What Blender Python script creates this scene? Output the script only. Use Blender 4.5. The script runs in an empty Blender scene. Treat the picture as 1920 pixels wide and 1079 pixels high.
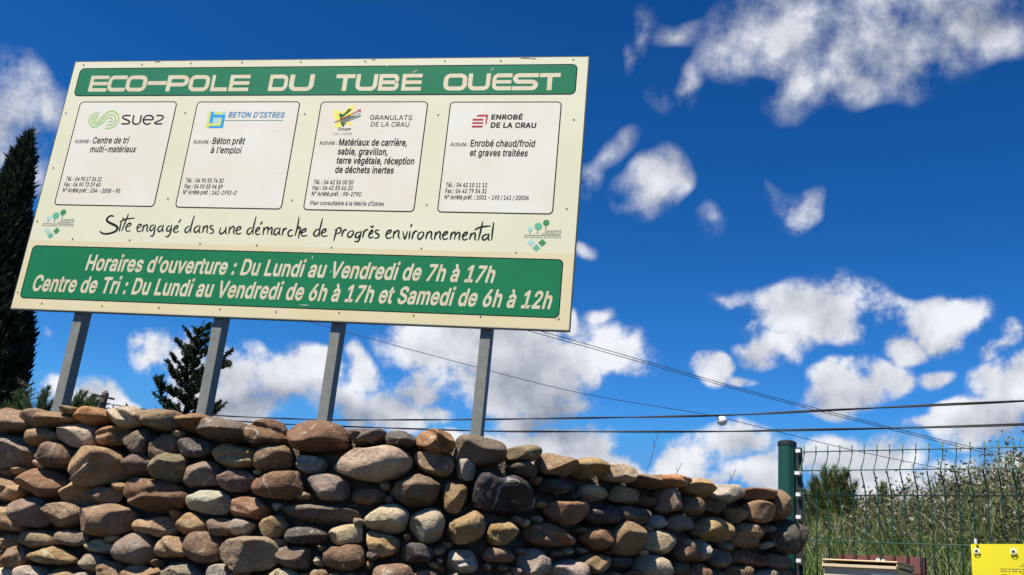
import bpy, bmesh, math, random
import numpy as np
from mathutils import Vector, Matrix, noise as mnoise
random.seed(7); rng = np.random.default_rng(7)
SC = bpy.context.scene
COL = SC.collection

# ------------------------------------------------------------------ camera
FPX, CX, CY = 1830.0, 960.0, 539.5            # photograph is 1920 x 1079
EYE = np.array([0.0, 0.0, 1.6])
_U = np.array([503.0, 5440.0, -FPX]); _U /= np.linalg.norm(_U)
_F = np.array([0, 0, -1.0]); _Y = _F - _U * _F.dot(_U); _Y /= np.linalg.norm(_Y)
_X = np.cross(_Y, _U)
RW = np.array([_X, _Y, _U])                    # camera -> world
def ray(px, py): return RW @ np.array([(px - CX) / FPX, (CY - py) / FPX, -1.0])
def at(px, py, Y):                             # point seen at a pixel, at forward distance Y
    d = ray(px, py); return EYE + d * (Y / d[1])
def on_plane(px, py, P, n):
    d = ray(px, py); return EYE + d * (np.dot(np.asarray(P) - EYE, n) / np.dot(d, n))
cam = bpy.data.cameras.new('camera'); camo = bpy.data.objects.new('camera', cam); COL.objects.link(camo)
cam.sensor_width = 36; cam.lens = 36 * FPX / 1920; cam.clip_start = 0.05; cam.clip_end = 3000
M4 = Matrix.Identity(4)
for i in range(3):
    for j in range(3): M4[i][j] = RW[i, j]
    M4[i][3] = EYE[i]
camo.matrix_world = M4; SC.camera = camo

# ------------------------------------------------------------------ light and exposure
SC.view_settings.view_transform = 'Standard'; SC.view_settings.look = 'None'
SC.view_settings.exposure = 0.8; SC.view_settings.gamma = 1
SUN_EL, SUN_AZ = math.radians(61), math.radians(230)      # azimuth clockwise from the view's forward axis
SUN = np.array([math.cos(SUN_EL) * math.sin(SUN_AZ), math.cos(SUN_EL) * math.cos(SUN_AZ), math.sin(SUN_EL)])
sl = bpy.data.lights.new('sun', 'SUN'); sl.energy = 5.0; sl.angle = math.radians(0.5); sl.color = (1, 0.95, 0.86)
so = bpy.data.objects.new('sun', sl); COL.objects.link(so)
so.rotation_euler = Vector(-SUN).to_track_quat('-Z', 'Y').to_euler()

# ------------------------------------------------------------------ sky: Sky Texture with clouds mixed in by direction
W = bpy.data.worlds.new('World'); SC.world = W; W.use_nodes = True
nt = W.node_tree; nt.nodes.clear()
def N(tree, t, **k):
    n = tree.nodes.new(t)
    for a, b in k.items(): setattr(n, a, b)
    return n
def math_node(tree, op, a, b=None, clamp=False):
    n = N(tree, 'ShaderNodeMath', operation=op, use_clamp=clamp)
    for i, v in enumerate((a, b)):
        if v is None: continue
        if isinstance(v, (int, float)): n.inputs[i].default_value = v
        else: tree.links.new(v, n.inputs[i])
    return n.outputs[0]
SKY_STRENGTH = 0.073; DISP = SKY_STRENGTH * 2 ** 0.8          # node value -> picture value
out = N(nt, 'ShaderNodeOutputWorld'); bg = N(nt, 'ShaderNodeBackground'); bg.inputs[1].default_value = SKY_STRENGTH
nt.links.new(bg.outputs[0], out.inputs[0])
sky = N(nt, 'ShaderNodeTexSky', sky_type='NISHITA'); sky.sun_disc = False
sky.sun_elevation = SUN_EL; sky.sun_rotation = SUN_AZ; sky.altitude = 1500; sky.air_density = 1.0; sky.dust_density = 0.3; sky.ozone_density = 3.0
hsv = N(nt, 'ShaderNodeHueSaturation'); hsv.inputs['Saturation'].default_value = 1.32; hsv.inputs['Value'].default_value = 0.079; hsv.inputs['Hue'].default_value = 0.497
nt.links.new(sky.outputs[0], hsv.inputs['Color'])
gm = N(nt, 'ShaderNodeGamma'); gm.inputs[1].default_value = 1.5; nt.links.new(hsv.outputs[0], gm.inputs[0])
tint = N(nt, 'ShaderNodeVectorMath', operation='MULTIPLY'); nt.links.new(gm.outputs[0], tint.inputs[0]); tint.inputs[1].default_value = (3.7 / DISP, 3.42 / DISP, 3.05 / DISP)
cap = N(nt, 'ShaderNodeVectorMath', operation='MINIMUM'); nt.links.new(tint.outputs[0], cap.inputs[0]); cap.inputs[1].default_value = (.10 / DISP, .37 / DISP, .82 / DISP)
tc = N(nt, 'ShaderNodeTexCoord')
def vdot(v):
    n = N(nt, 'ShaderNodeVectorMath', operation='DOT_PRODUCT'); nt.links.new(tc.outputs['Generated'], n.inputs[0]); n.inputs[1].default_value = v
    return n.outputs['Value']
# fixed world axes of the cloud field: east-ish, up-ish, outward
du, dv, dw = vdot(RW[:, 0]), vdot(RW[:, 1]), vdot(-RW[:, 2])
dwc = math_node(nt, 'MAXIMUM', dw, 0.05)
cu, cv = math_node(nt, 'DIVIDE', du, dwc), math_node(nt, 'DIVIDE', dv, dwc)
cmb = N(nt, 'ShaderNodeCombineXYZ'); nt.links.new(cu, cmb.inputs[0]); nt.links.new(cv, cmb.inputs[1])
P2 = cmb.outputs[0]
# warp so that edges billow
wn = N(nt, 'ShaderNodeTexNoise'); wn.noise_dimensions = '2D'; wn.inputs['Scale'].default_value = 9; wn.inputs['Detail'].default_value = 2; wn.inputs['Roughness'].default_value = 0.6
nt.links.new(P2, wn.inputs['Vector'])
ws = N(nt, 'ShaderNodeVectorMath', operation='SUBTRACT'); nt.links.new(wn.outputs['Color'], ws.inputs[0]); ws.inputs[1].default_value = (0.5, 0.5, 0.5)
wm = N(nt, 'ShaderNodeVectorMath', operation='SCALE'); nt.links.new(ws.outputs[0], wm.inputs[0]); wm.inputs['Scale'].default_value = 0.055
wa = N(nt, 'ShaderNodeVectorMath', operation='ADD'); nt.links.new(P2, wa.inputs[0]); nt.links.new(wm.outputs[0], wa.inputs[1])
PW = wa.outputs[0]
# cx, cy, rx, ry, rotation, weight (in sky angles, written as tangent * 1830)
CLOUDS = [
 (1470,60,150,105,0,1.00),(1500,165,80,75,-10,0.85),(1650,60,190,125,-6,1.05),(1810,25,190,105,0,1.05),(1385,100,80,60,0,0.80),(1590,150,120,65,0,0.80),(1350,95,50,30,0,0.60),
 (1205,55,24,60,12,0.52),(1188,105,24,34,0,0.50),(1270,66,80,24,-8,0.50),(1302,150,28,70,-18,0.62),(1295,190,40,30,0,0.50),(1250,185,34,44,35,0.46),(1160,275,70,34,38,0.52),(1112,325,30,40,30,0.62),(1130,290,40,30,40,0.50),
 (1225,350,72,58,8,1.05),(1245,315,40,36,0,0.80),(1180,350,30,30,0,0.60),(1330,418,44,36,30,0.50),(1505,402,56,30,30,0.85),(1478,405,34,28,0,0.60),(1452,385,22,46,0,0.42),
 (1550,585,150,66,0,1.07),(1480,585,100,66,0,1.02),(1425,650,66,46,0,0.85),(1650,590,80,48,0,0.85),(1365,562,70,26,10,0.55),(1470,650,56,42,0,0.80),(1570,555,70,40,0,0.90),
 (1768,605,95,55,0,1.05),(1700,648,66,34,0,0.85),(1872,645,36,32,0,0.80),(1815,600,50,40,0,0.75),
 (1590,718,105,55,0,1.10),(1655,698,66,46,0,1.00),(1340,690,46,42,0,1.00),(1392,713,44,18,0,0.65),(1758,706,60,24,0,0.62),
 (1905,735,90,80,0,1.07),(1840,790,120,52,0,1.00),(1740,803,90,26,0,0.62),
 (1000,690,220,105,0,1.18),(825,650,110,75,0,1.10),(1160,660,88,72,0,1.12),(1040,755,160,52,0,0.90),(775,725,66,42,0,0.90),
 (545,715,120,75,0,1.12),(468,690,70,62,0,1.07),(590,700,64,62,0,1.02),(430,765,90,44,0,1.05),(682,700,40,70,0,1.02),(700,770,140,55,0,1.07),(800,770,60,36,0,0.70),
 (1010,855,190,66,0,1.12),(1130,890,150,52,0,1.12),(1270,868,95,66,0,1.18),(1335,910,100,52,0,1.15),(1205,905,110,52,0,1.12),(1375,828,105,46,0,1.00),(965,790,60,40,0,0.95),(860,840,120,44,0,1.00),
 (1570,860,180,64,0,1.00),(1620,920,105,56,0,1.07),(1440,908,80,58,0,1.10),(1745,930,95,52,0,1.07),(1835,905,115,70,0,1.07),
 (300,648,70,46,0,1.00),(350,690,62,80,0,1.05),(265,640,40,28,0,0.80),(152,755,88,68,0,1.18),(205,772,60,50,0,1.05),(95,617,18,24,0,0.55),
 (5,200,105,105,0,1.12),(70,205,56,75,35,1.00),(0,285,90,52,0,0.85),(60,340,56,40,0,0.80),
 (1092,465,24,24,0,0.85),(1074,600,24,30,0,0.85),(1130,582,46,24,15,0.56),(640,640,20,30,0,0.40)]
SHADE = [(1010,690,120,65,.6),(880,650,90,60,.3),(1050,770,170,55,.6),(1000,805,110,36,.4),(520,765,120,35,.55),(620,775,90,35,.5),(430,765,90,40,.5),(740,775,90,45,.4),
 (1560,640,80,26,.35),(1430,675,60,24,.3),(1610,752,90,30,.55),(1800,655,70,26,.35),(1880,810,120,46,.5),(1380,852,100,30,.5),(1560,870,130,40,.45),(1740,905,90,40,.35),(1230,925,80,36,.45),(1080,850,90,40,.3),(1290,908,50,32,.45),(930,850,70,40,.3),
 (1820,70,150,80,.4),(1700,130,120,50,.35),(1560,200,70,30,.2),(1240,385,40,22,.3),(0,240,90,60,.35),(320,740,50,40,.3),(800,735,60,30,.45)]
def blob(src, cx, cy, rx, ry, rot, wgt):
    m = N(nt, 'ShaderNodeMapping', vector_type='TEXTURE')
    m.inputs['Location'].default_value = ((cx - CX) / FPX, (CY - cy) / FPX, 0); m.inputs['Rotation'].default_value = (0, 0, math.radians(rot))
    m.inputs['Scale'].default_value = (rx * 1.22 / FPX, ry * 1.22 / FPX, 1); nt.links.new(src, m.inputs['Vector'])
    g = N(nt, 'ShaderNodeTexGradient', gradient_type='SPHERICAL'); nt.links.new(m.outputs[0], g.inputs[0])
    return math_node(nt, 'MULTIPLY', math_node(nt, 'POWER', g.outputs[1], 0.8), wgt)
def blend(items, mode):
    items = list(items)
    while len(items) > 1:
        nx = []
        for i in range(0, len(items) - 1, 2):
            if mode == 'MAX':
                n = N(nt, 'ShaderNodeMath', operation='SMOOTH_MAX'); nt.links.new(items[i], n.inputs[0]); nt.links.new(items[i + 1], n.inputs[1]); n.inputs[2].default_value = 0.16
                nx.append(n.outputs[0])
            else: nx.append(math_node(nt, 'ADD', items[i], items[i + 1]))
        if len(items) % 2: nx.append(items[-1])
        items = nx
    return items[0]
cov = blend([blob(PW, *c) for c in CLOUDS], 'MAX')
cov = math_node(nt, 'MULTIPLY', math_node(nt, 'MAXIMUM', math_node(nt, 'SUBTRACT', cov, 0.2), 0.0), 1.22)
shd = blend([blob(PW, a, b, c, d, 0, e) for a, b, c, d, e in SHADE], 'ADD')
def fbm(scale, detail, rough, off=(0, 0, 0), dist=0.0, src=None):
    m = N(nt, 'ShaderNodeVectorMath', operation='ADD'); nt.links.new(src or P2, m.inputs[0]); m.inputs[1].default_value = off
    n = N(nt, 'ShaderNodeTexNoise'); n.noise_dimensions = '2D'; n.inputs['Scale'].default_value = scale; n.inputs['Detail'].default_value = detail; n.inputs['Roughness'].default_value = rough; n.inputs['Distortion'].default_value = dist
    nt.links.new(m.outputs[0], n.inputs['Vector']); return n.outputs[0]
def cen(v, k): return math_node(nt, 'MULTIPLY', math_node(nt, 'SUBTRACT', v, 0.5), k)
def ramp(v, a, b, c=0.0, d=1.0, t='SMOOTHSTEP'):
    n = N(nt, 'ShaderNodeMapRange', interpolation_type=t); nt.links.new(v, n.inputs[0])
    for q, x in enumerate((a, b, c, d)): n.inputs[q + 1].default_value = x
    return n.outputs[0]
f1 = fbm(13, 10, .62)
gate = math_node(nt, 'MULTIPLY', cov, 3.0, True)
dens = math_node(nt, 'ADD', cov, math_node(nt, 'MULTIPLY', cen(f1, 2.3), gate))
alpha = math_node(nt, 'POWER', ramp(dens, .06, .62, 0, .99, 'SMOOTHSTEP'), 1.15)
# high clouds are thin: softer edge and less dense
high = ramp(cv, -.06, .13)
soft = math_node(nt, 'POWER', ramp(dens, .0, .85, 0, .93, 'LINEAR'), 1.25)
mxa = N(nt, 'ShaderNodeMix', data_type='FLOAT'); nt.links.new(high, mxa.inputs[0]); nt.links.new(alpha, mxa.inputs[2]); nt.links.new(soft, mxa.inputs[3]); alpha = mxa.outputs[0]
# self shading: the same billows sampled a little higher up, plus the grey bases
s1, s2 = fbm(13, 5, .52), fbm(13, 5, .52, (.010, -.026, 0))
lit = math_node(nt, 'ADD', math_node(nt, 'MULTIPLY', math_node(nt, 'SUBTRACT', s1, s2), 1.25), math_node(nt, 'MULTIPLY', math_node(nt, 'SUBTRACT', f1, s1), .6))
br = math_node(nt, 'ADD', math_node(nt, 'SUBTRACT', 0.80, math_node(nt, 'MULTIPLY', shd, 0.80)), lit)
br = math_node(nt, 'SUBTRACT', br, math_node(nt, 'MULTIPLY', high, 0.12))
br = math_node(nt, 'MINIMUM', math_node(nt, 'MAXIMUM', br, 0.12), 1.0)
cr = N(nt, 'ShaderNodeMix', data_type='RGBA'); nt.links.new(br, cr.inputs['Factor'])
cr.inputs['A'].default_value = (.19 / DISP, .23 / DISP, .32 / DISP, 1); cr.inputs['B'].default_value = (.90 / DISP, .92 / DISP, .97 / DISP, 1)
mx = N(nt, 'ShaderNodeMix', data_type='RGBA'); nt.links.new(alpha, mx.inputs['Factor']); nt.links.new(cap.outputs[0], mx.inputs['A']); nt.links.new(cr.outputs['Result'], mx.inputs['B'])
nt.links.new(mx.outputs['Result'], bg.inputs[0])

# ------------------------------------------------------------------ helpers
def tag(o, label=None, cat=None, group=None, kind=None):
    if label: o['label'] = label
    if cat: o['category'] = cat
    if group: o['group'] = group
    if kind: o['kind'] = kind
    return o
def empty(name, loc=(0, 0, 0)):
    o = bpy.data.objects.new(name, None); COL.objects.link(o); o.location = loc; o.empty_display_size = 0.1; return o
class MB:
    def __init__(s): s.v = []; s.f = []; s.m = []
    def add(s, verts, faces, mi=0):
        b = len(s.v); s.v += [tuple(map(float, p)) for p in verts]
        s.f += [[b + i for i in f] for f in faces]; s.m += [mi] * len(faces); return b
    def box(s, c, ax, ay, az, mi=0):           # centre and three half axes
        c, ax, ay, az = map(np.asarray, (c, ax, ay, az)); vs = []
        for i in (-1, 1):
            for j in (-1, 1):
                for k in (-1, 1): vs.append(c + i * ax + j * ay + k * az)
        s.add(vs, [(0, 1, 3, 2), (4, 6, 7, 5), (0, 4, 5, 1), (2, 3, 7, 6), (0, 2, 6, 4), (1, 5, 7, 3)], mi)
    def tube(s, pts, r, n=8, mi=0, cap=True):
        pts = [np.asarray(p, float) for p in pts]; rr = r if hasattr(r, '__len__') else [r] * len(pts); rings = []
        up = np.array([0, 0, 1.0])
        for i, p in enumerate(pts):
            t = pts[min(i + 1, len(pts) - 1)] - pts[max(i - 1, 0)]; t /= np.linalg.norm(t) + 1e-12
            a = np.cross(t, up if abs(t[2]) < .95 else np.array([1.0, 0, 0])); a /= np.linalg.norm(a); b = np.cross(a, t)
            rings.append([p + rr[i] * (math.cos(2 * math.pi * k / n) * a + math.sin(2 * math.pi * k / n) * b) for k in range(n)])
        vs = [q for rg in rings for q in rg]; fs = []
        for i in range(len(pts) - 1):
            for k in range(n): fs.append((i * n + k, i * n + (k + 1) % n, (i + 1) * n + (k + 1) % n, (i + 1) * n + k))
        if cap: fs.append(tuple(range(n))[::-1]); fs.append(tuple((len(pts) - 1) * n + k for k in range(n)))
        s.add(vs, fs, mi)
    def build(s, name, mats, parent=None, smooth=False):
        me = bpy.data.meshes.new(name); me.from_pydata(s.v, [], s.f); me.update()
        for m in (mats if isinstance(mats, (list, tuple)) else [mats]): me.materials.append(m)
        me.polygons.foreach_set('material_index', s.m)
        if smooth: me.polygons.foreach_set('use_smooth', [True] * len(s.f))
        o = bpy.data.objects.new(name, me); COL.objects.link(o)
        if parent is None and len(s.v) < 60000 and name != 'ground':
            base = Vector((sum(p[0] for p in s.v) / len(s.v), sum(p[1] for p in s.v) / len(s.v), min(p[2] for p in s.v))); me.transform(Matrix.Translation(-base)); o.location = base
        if parent is not None:
            o.parent = parent; o.matrix_parent_inverse = Matrix.Translation(-Vector(gl(parent)))
        return o
def gl(o):
    return Vector(o.location) if o.type == 'EMPTY' else Vector((0, 0, 0))
def mat(name, col, rough=0.7, var=0.0, vscale=8.0, bump=0.0, bscale=60.0, spec=0.5, metal=0.0, col2=None, det=5):
    m = bpy.data.materials.new(name); m.use_nodes = True; t = m.node_tree; b = t.nodes['Principled BSDF']
    b.inputs['Roughness'].default_value = rough; b.inputs['Metallic'].default_value = metal; b.inputs['Specular IOR Level'].default_value = spec
    b.inputs['Base Color'].default_value = (*col, 1)
    g = t.nodes.new('ShaderNodeNewGeometry')
    if var or col2:
        n = t.nodes.new('ShaderNodeTexNoise'); n.inputs['Scale'].default_value = vscale; n.inputs['Detail'].default_value = det; n.inputs['Roughness'].default_value = .62
        t.links.new(g.outputs['Position'], n.inputs['Vector'])
        mxx = t.nodes.new('ShaderNodeMix'); mxx.data_type = 'RGBA'
        c2 = col2 or tuple(c * (1 + var) for c in col); c1 = col if col2 else tuple(c * (1 - var) for c in col)
        mxx.inputs['A'].default_value = (*c1, 1); mxx.inputs['B'].default_value = (*c2, 1)
        rg = t.nodes.new('ShaderNodeMapRange'); rg.inputs[1].default_value = .32; rg.inputs[2].default_value = .68; t.links.new(n.outputs[0], rg.inputs[0])
        t.links.new(rg.outputs[0], mxx.inputs['Factor']); t.links.new(mxx.outputs['Result'], b.inputs['Base Color'])
    if bump:
        n = t.nodes.new('ShaderNodeTexNoise'); n.inputs['Scale'].default_value = bscale; n.inputs['Detail'].default_value = 6
        t.links.new(g.outputs['Position'], n.inputs['Vector'])
        bp = t.nodes.new('ShaderNodeBump'); bp.inputs['Strength'].default_value = bump; bp.inputs['Distance'].default_value = 0.01
        t.links.new(n.outputs[0], bp.inputs['Height']); t.links.new(bp.outputs[0], b.inputs['Normal'])
    return m
def nrm(v): v = np.asarray(v, float); return v / np.linalg.norm(v)

# ------------------------------------------------------------------ plan of the wall and the fence
def plan(px, Y, py=900): p = at(px, py, Y); return p[:2]
_ctl = [plan(-700, 4.62), plan(-350, 4.33), plan(0, 4.06), plan(320, 3.82), plan(650, 3.66), plan(930, 3.70), plan(1180, 3.95), plan(1380, 4.20), plan(1492, 4.36)]
def catmull(c, n):
    c = [np.asarray(p) for p in c]; c = [2 * c[0] - c[1]] + c + [2 * c[-1] - c[-2]]; o = []
    for i in range(1, len(c) - 2):
        for k in range(n):
            t = k / n; a, b, d, e = c[i - 1:i + 3]
            o.append(.5 * (2 * b + (d - a) * t + (2 * a - 5 * b + 4 * d - e) * t * t + (-a + 3 * b - 3 * d + e) * t ** 3))
    o.append(c[-2]); return np.array(o)
WALL = catmull(_ctl, 14)
def wall_hit(px, py):
    d = ray(px, py)[:2]
    for i in range(len(WALL) - 1):
        a, b = WALL[i], WALL[i + 1]; e = b - a
        det = d[0] * -e[1] + d[1] * e[0]
        if abs(det) < 1e-9: continue
        t = (a[0] * -e[1] + a[1] * e[0]) / det; s = (d[0] * a[1] - d[1] * a[0]) / det
        if -0.001 <= s <= 1.001 and t > 0:
            tn = nrm([e[0], e[1], 0]); return EYE + ray(px, py) * t, tn, np.array([tn[1], -tn[0], 0])
    i = 0 if px < 700 else len(WALL) - 2
    a, b = WALL[i], WALL[i + 1]; tn = nrm([*(b - a), 0]); n = np.array([tn[1], -tn[0], 0])
    return on_plane(px, py, [a[0], a[1], 0], n), tn, n
TOPPX = [(-700, 735), (-350, 752), (0, 775), (250, 772), (420, 790), (600, 800), (750, 815), (900, 832), (960, 848), (1050, 862), (1150, 884), (1250, 897), (1350, 915), (1440, 930), (1492, 985)]

# ------------------------------------------------------------------ ground with the bank behind the wall
FD = ray(-1600, 929) * np.array([1, 1, 0]); FD = -nrm(FD)              # along the fence towards the right
FN = np.array([FD[1], -FD[0], 0])                                      # fence normal, viewer side
if FN[1] > 0: FN = -FN
FP = at(1476, 900, 4.52)                                               # the fence post
def bank(x, y):
    e = WALL[-1]
    s = np.dot(np.array([x, y]) - FP[:2], -FN[:2])                     # behind the fence
    dmin = 1e9; best = None
    j = np.argmin(np.sum((WALL - [x, y]) ** 2, axis=1)); j = min(j, len(WALL) - 2)
    tn = WALL[j + 1] - WALL[j]; tn /= np.linalg.norm(tn); w = np.dot([x, y] - WALL[j], [-tn[1], tn[0]])
    along = np.dot(np.array([x, y]) - e, FD[:2])
    far = max(0.0, math.hypot(x, y) - 14)
    wallz = 1.95 if w > 0.22 else 0.0
    if s > 0: fz = 1.62 + min(s, 3.0) * (0.19 + 0.085 * max(0.0, min((x / max(y, .5) - .28) / .24, 1.35)))
    elif s > -0.7: fz = 1.62 * (s + .7) / .7
    else: fz = 0.0
    if x < WALL[-1][0]: z = wallz if w < 1 else min(wallz, 2.0) if s < 0 else max(wallz, min(fz, 2.2))
    else: z = fz
    return z * max(0.0, 1 - far / 12) + 0.04 * mnoise.noise(Vector((x * .8, y * .8, 0))) * (z > .1)
def axis(lo, hi, step):
    a = list(np.arange(lo, hi, step)); return [-900, -200, -60, -30] + a + [30, 60, 200, 900]
xs = axis(-14, 14, 0.2); ys = axis(-4, 16, 0.2); ys = [-900, -200, -60, -20] + list(np.arange(-4, 16, .2)) + [24, 40, 200, 1500]
gb = MB(); gb.v = [(x, y, bank(x, y) - 0.002) for y in ys for x in xs]
nx = len(xs)
gb.f = [(j * nx + i, j * nx + i + 1, (j + 1) * nx + i + 1, (j + 1) * nx + i) for j in range(len(ys) - 1) for i in range(nx - 1)]; gb.m = [0] * len(gb.f)
m_soil = mat('soil', (.05, .045, .04), .95, col2=(.035, .036, .022), vscale=3, bump=.6, bscale=20)
tag(gb.build('ground', m_soil), kind='structure')

# ------------------------------------------------------------------ stone wall
def stone_material():
    m = bpy.data.materials.new('river_stone'); m.use_nodes = True; t = m.node_tree; L = t.links; b = t.nodes['Principled BSDF']
    b.inputs['Roughness'].default_value = .72; b.inputs['Specular IOR Level'].default_value = .35
    at_ = t.nodes.new('ShaderNodeAttribute'); at_.attribute_name = 'tone'
    g = t.nodes.new('ShaderNodeNewGeometry')
    def nz(scale, det, rough=.6, dist=0):
        n = t.nodes.new('ShaderNodeTexNoise'); n.inputs['Scale'].default_value = scale; n.inputs['Detail'].default_value = det; n.inputs['Roughness'].default_value = rough; n.inputs['Distortion'].default_value = dist
        L.new(g.outputs['Position'], n.inputs['Vector']); return n.outputs[0]
    def rng_(v, a, b_, c, d):
        r = t.nodes.new('ShaderNodeMapRange'); L.new(v, r.inputs[0])
        for i, x in enumerate((a, b_, c, d)): r.inputs[i + 1].default_value = x
        return r.outputs[0]
    def mixc(f, A, B, mode='MIX'):
        x = t.nodes.new('ShaderNodeMix'); x.data_type = 'RGBA'; x.blend_type = mode
        if hasattr(f, 'links'): L.new(f, x.inputs['Factor'])
        else: x.inputs['Factor'].default_value = f
        for k, v in (('A', A), ('B', B)):
            if hasattr(v, 'links'): L.new(v, x.inputs[k])
            else: x.inputs[k].default_value = (*v, 1)
        return x.outputs['Result']
    c = at_.outputs['Color']
    big = rng_(nz(7, 4, .6, 1.2), .3, .7, 0, 1)
    hs = t.nodes.new('ShaderNodeHueSaturation'); L.new(c, hs.inputs['Color']); hs.inputs['Hue'].default_value = .495; hs.inputs['Saturation'].default_value = 1.15; hs.inputs['Value'].default_value = .58
    c = mixc(big, c, hs.outputs[0])
    spk = rng_(nz(150, 3, .7), .52, .72, 0, .55)
    c = mixc(spk, c, (.05, .042, .035))
    lich_highlight = rng_(nz(24, 7, .72, .8), .575, .66, 0, .6)  # pale lichen patches, spread wider to paint lit highlights into the stones
    c = mixc(lich_highlight, c, (.52, .45, .33))
    vein = t.nodes.new('ShaderNodeTexWave'); vein.inputs['Scale'].default_value = 1.3; vein.inputs['Distortion'].default_value = 22; vein.inputs['Detail'].default_value = 4; vein.inputs['Detail Scale'].default_value = 1.2
    L.new(g.outputs['Position'], vein.inputs['Vector'])
    vm = t.nodes.new('ShaderNodeMath'); vm.operation = 'MULTIPLY'; L.new(rng_(vein.outputs[1], .990, 1.0, 0, .6), vm.inputs[0]); L.new(at_.outputs['Alpha'], vm.inputs[1])
    c = mixc(vm.outputs[0], c, (.42, .39, .34))
    dust = rng_(nz(60, 8, .75, .5), .35, .75, .72, 1.22)
    mulc = t.nodes.new('ShaderNodeVectorMath'); mulc.operation = 'SCALE'; L.new(c, mulc.inputs[0]); L.new(dust, mulc.inputs['Scale']); c = mulc.outputs[0]
    L.new(c, b.inputs['Base Color'])
    h1 = nz(38, 8, .65); h2 = nz(190, 4, .6)
    ad = t.nodes.new('ShaderNodeMath'); ad.operation = 'MULTIPLY_ADD'; L.new(h2, ad.inputs[0]); ad.inputs[1].default_value = .28; L.new(h1, ad.inputs[2])
    bp = t.nodes.new('ShaderNodeBump'); bp.inputs['Strength'].default_value = .8; bp.inputs['Distance'].default_value = .014; L.new(ad.outputs[0], bp.inputs['Height']); L.new(bp.outputs[0], b.inputs['Normal'])
    return m
m_stone = stone_material()
m_mortar = mat('mortar', (.085, .070, .052), .95, col2=(.19, .155, .11), vscale=14, bump=1.0, bscale=90)
TONE = dict(t=(.37,.255,.14),c=(.52,.43,.29),o=(.38,.215,.095),r=(.27,.155,.085),b=(.25,.17,.10),g=(.31,.255,.185),G=(.44,.385,.30),d=(.10,.088,.075),p=(.19,.14,.10),m=(.27,.20,.145),y=(.38,.265,.125),k=(.05,.044,.04),v=(.32,.25,.145))
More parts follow.
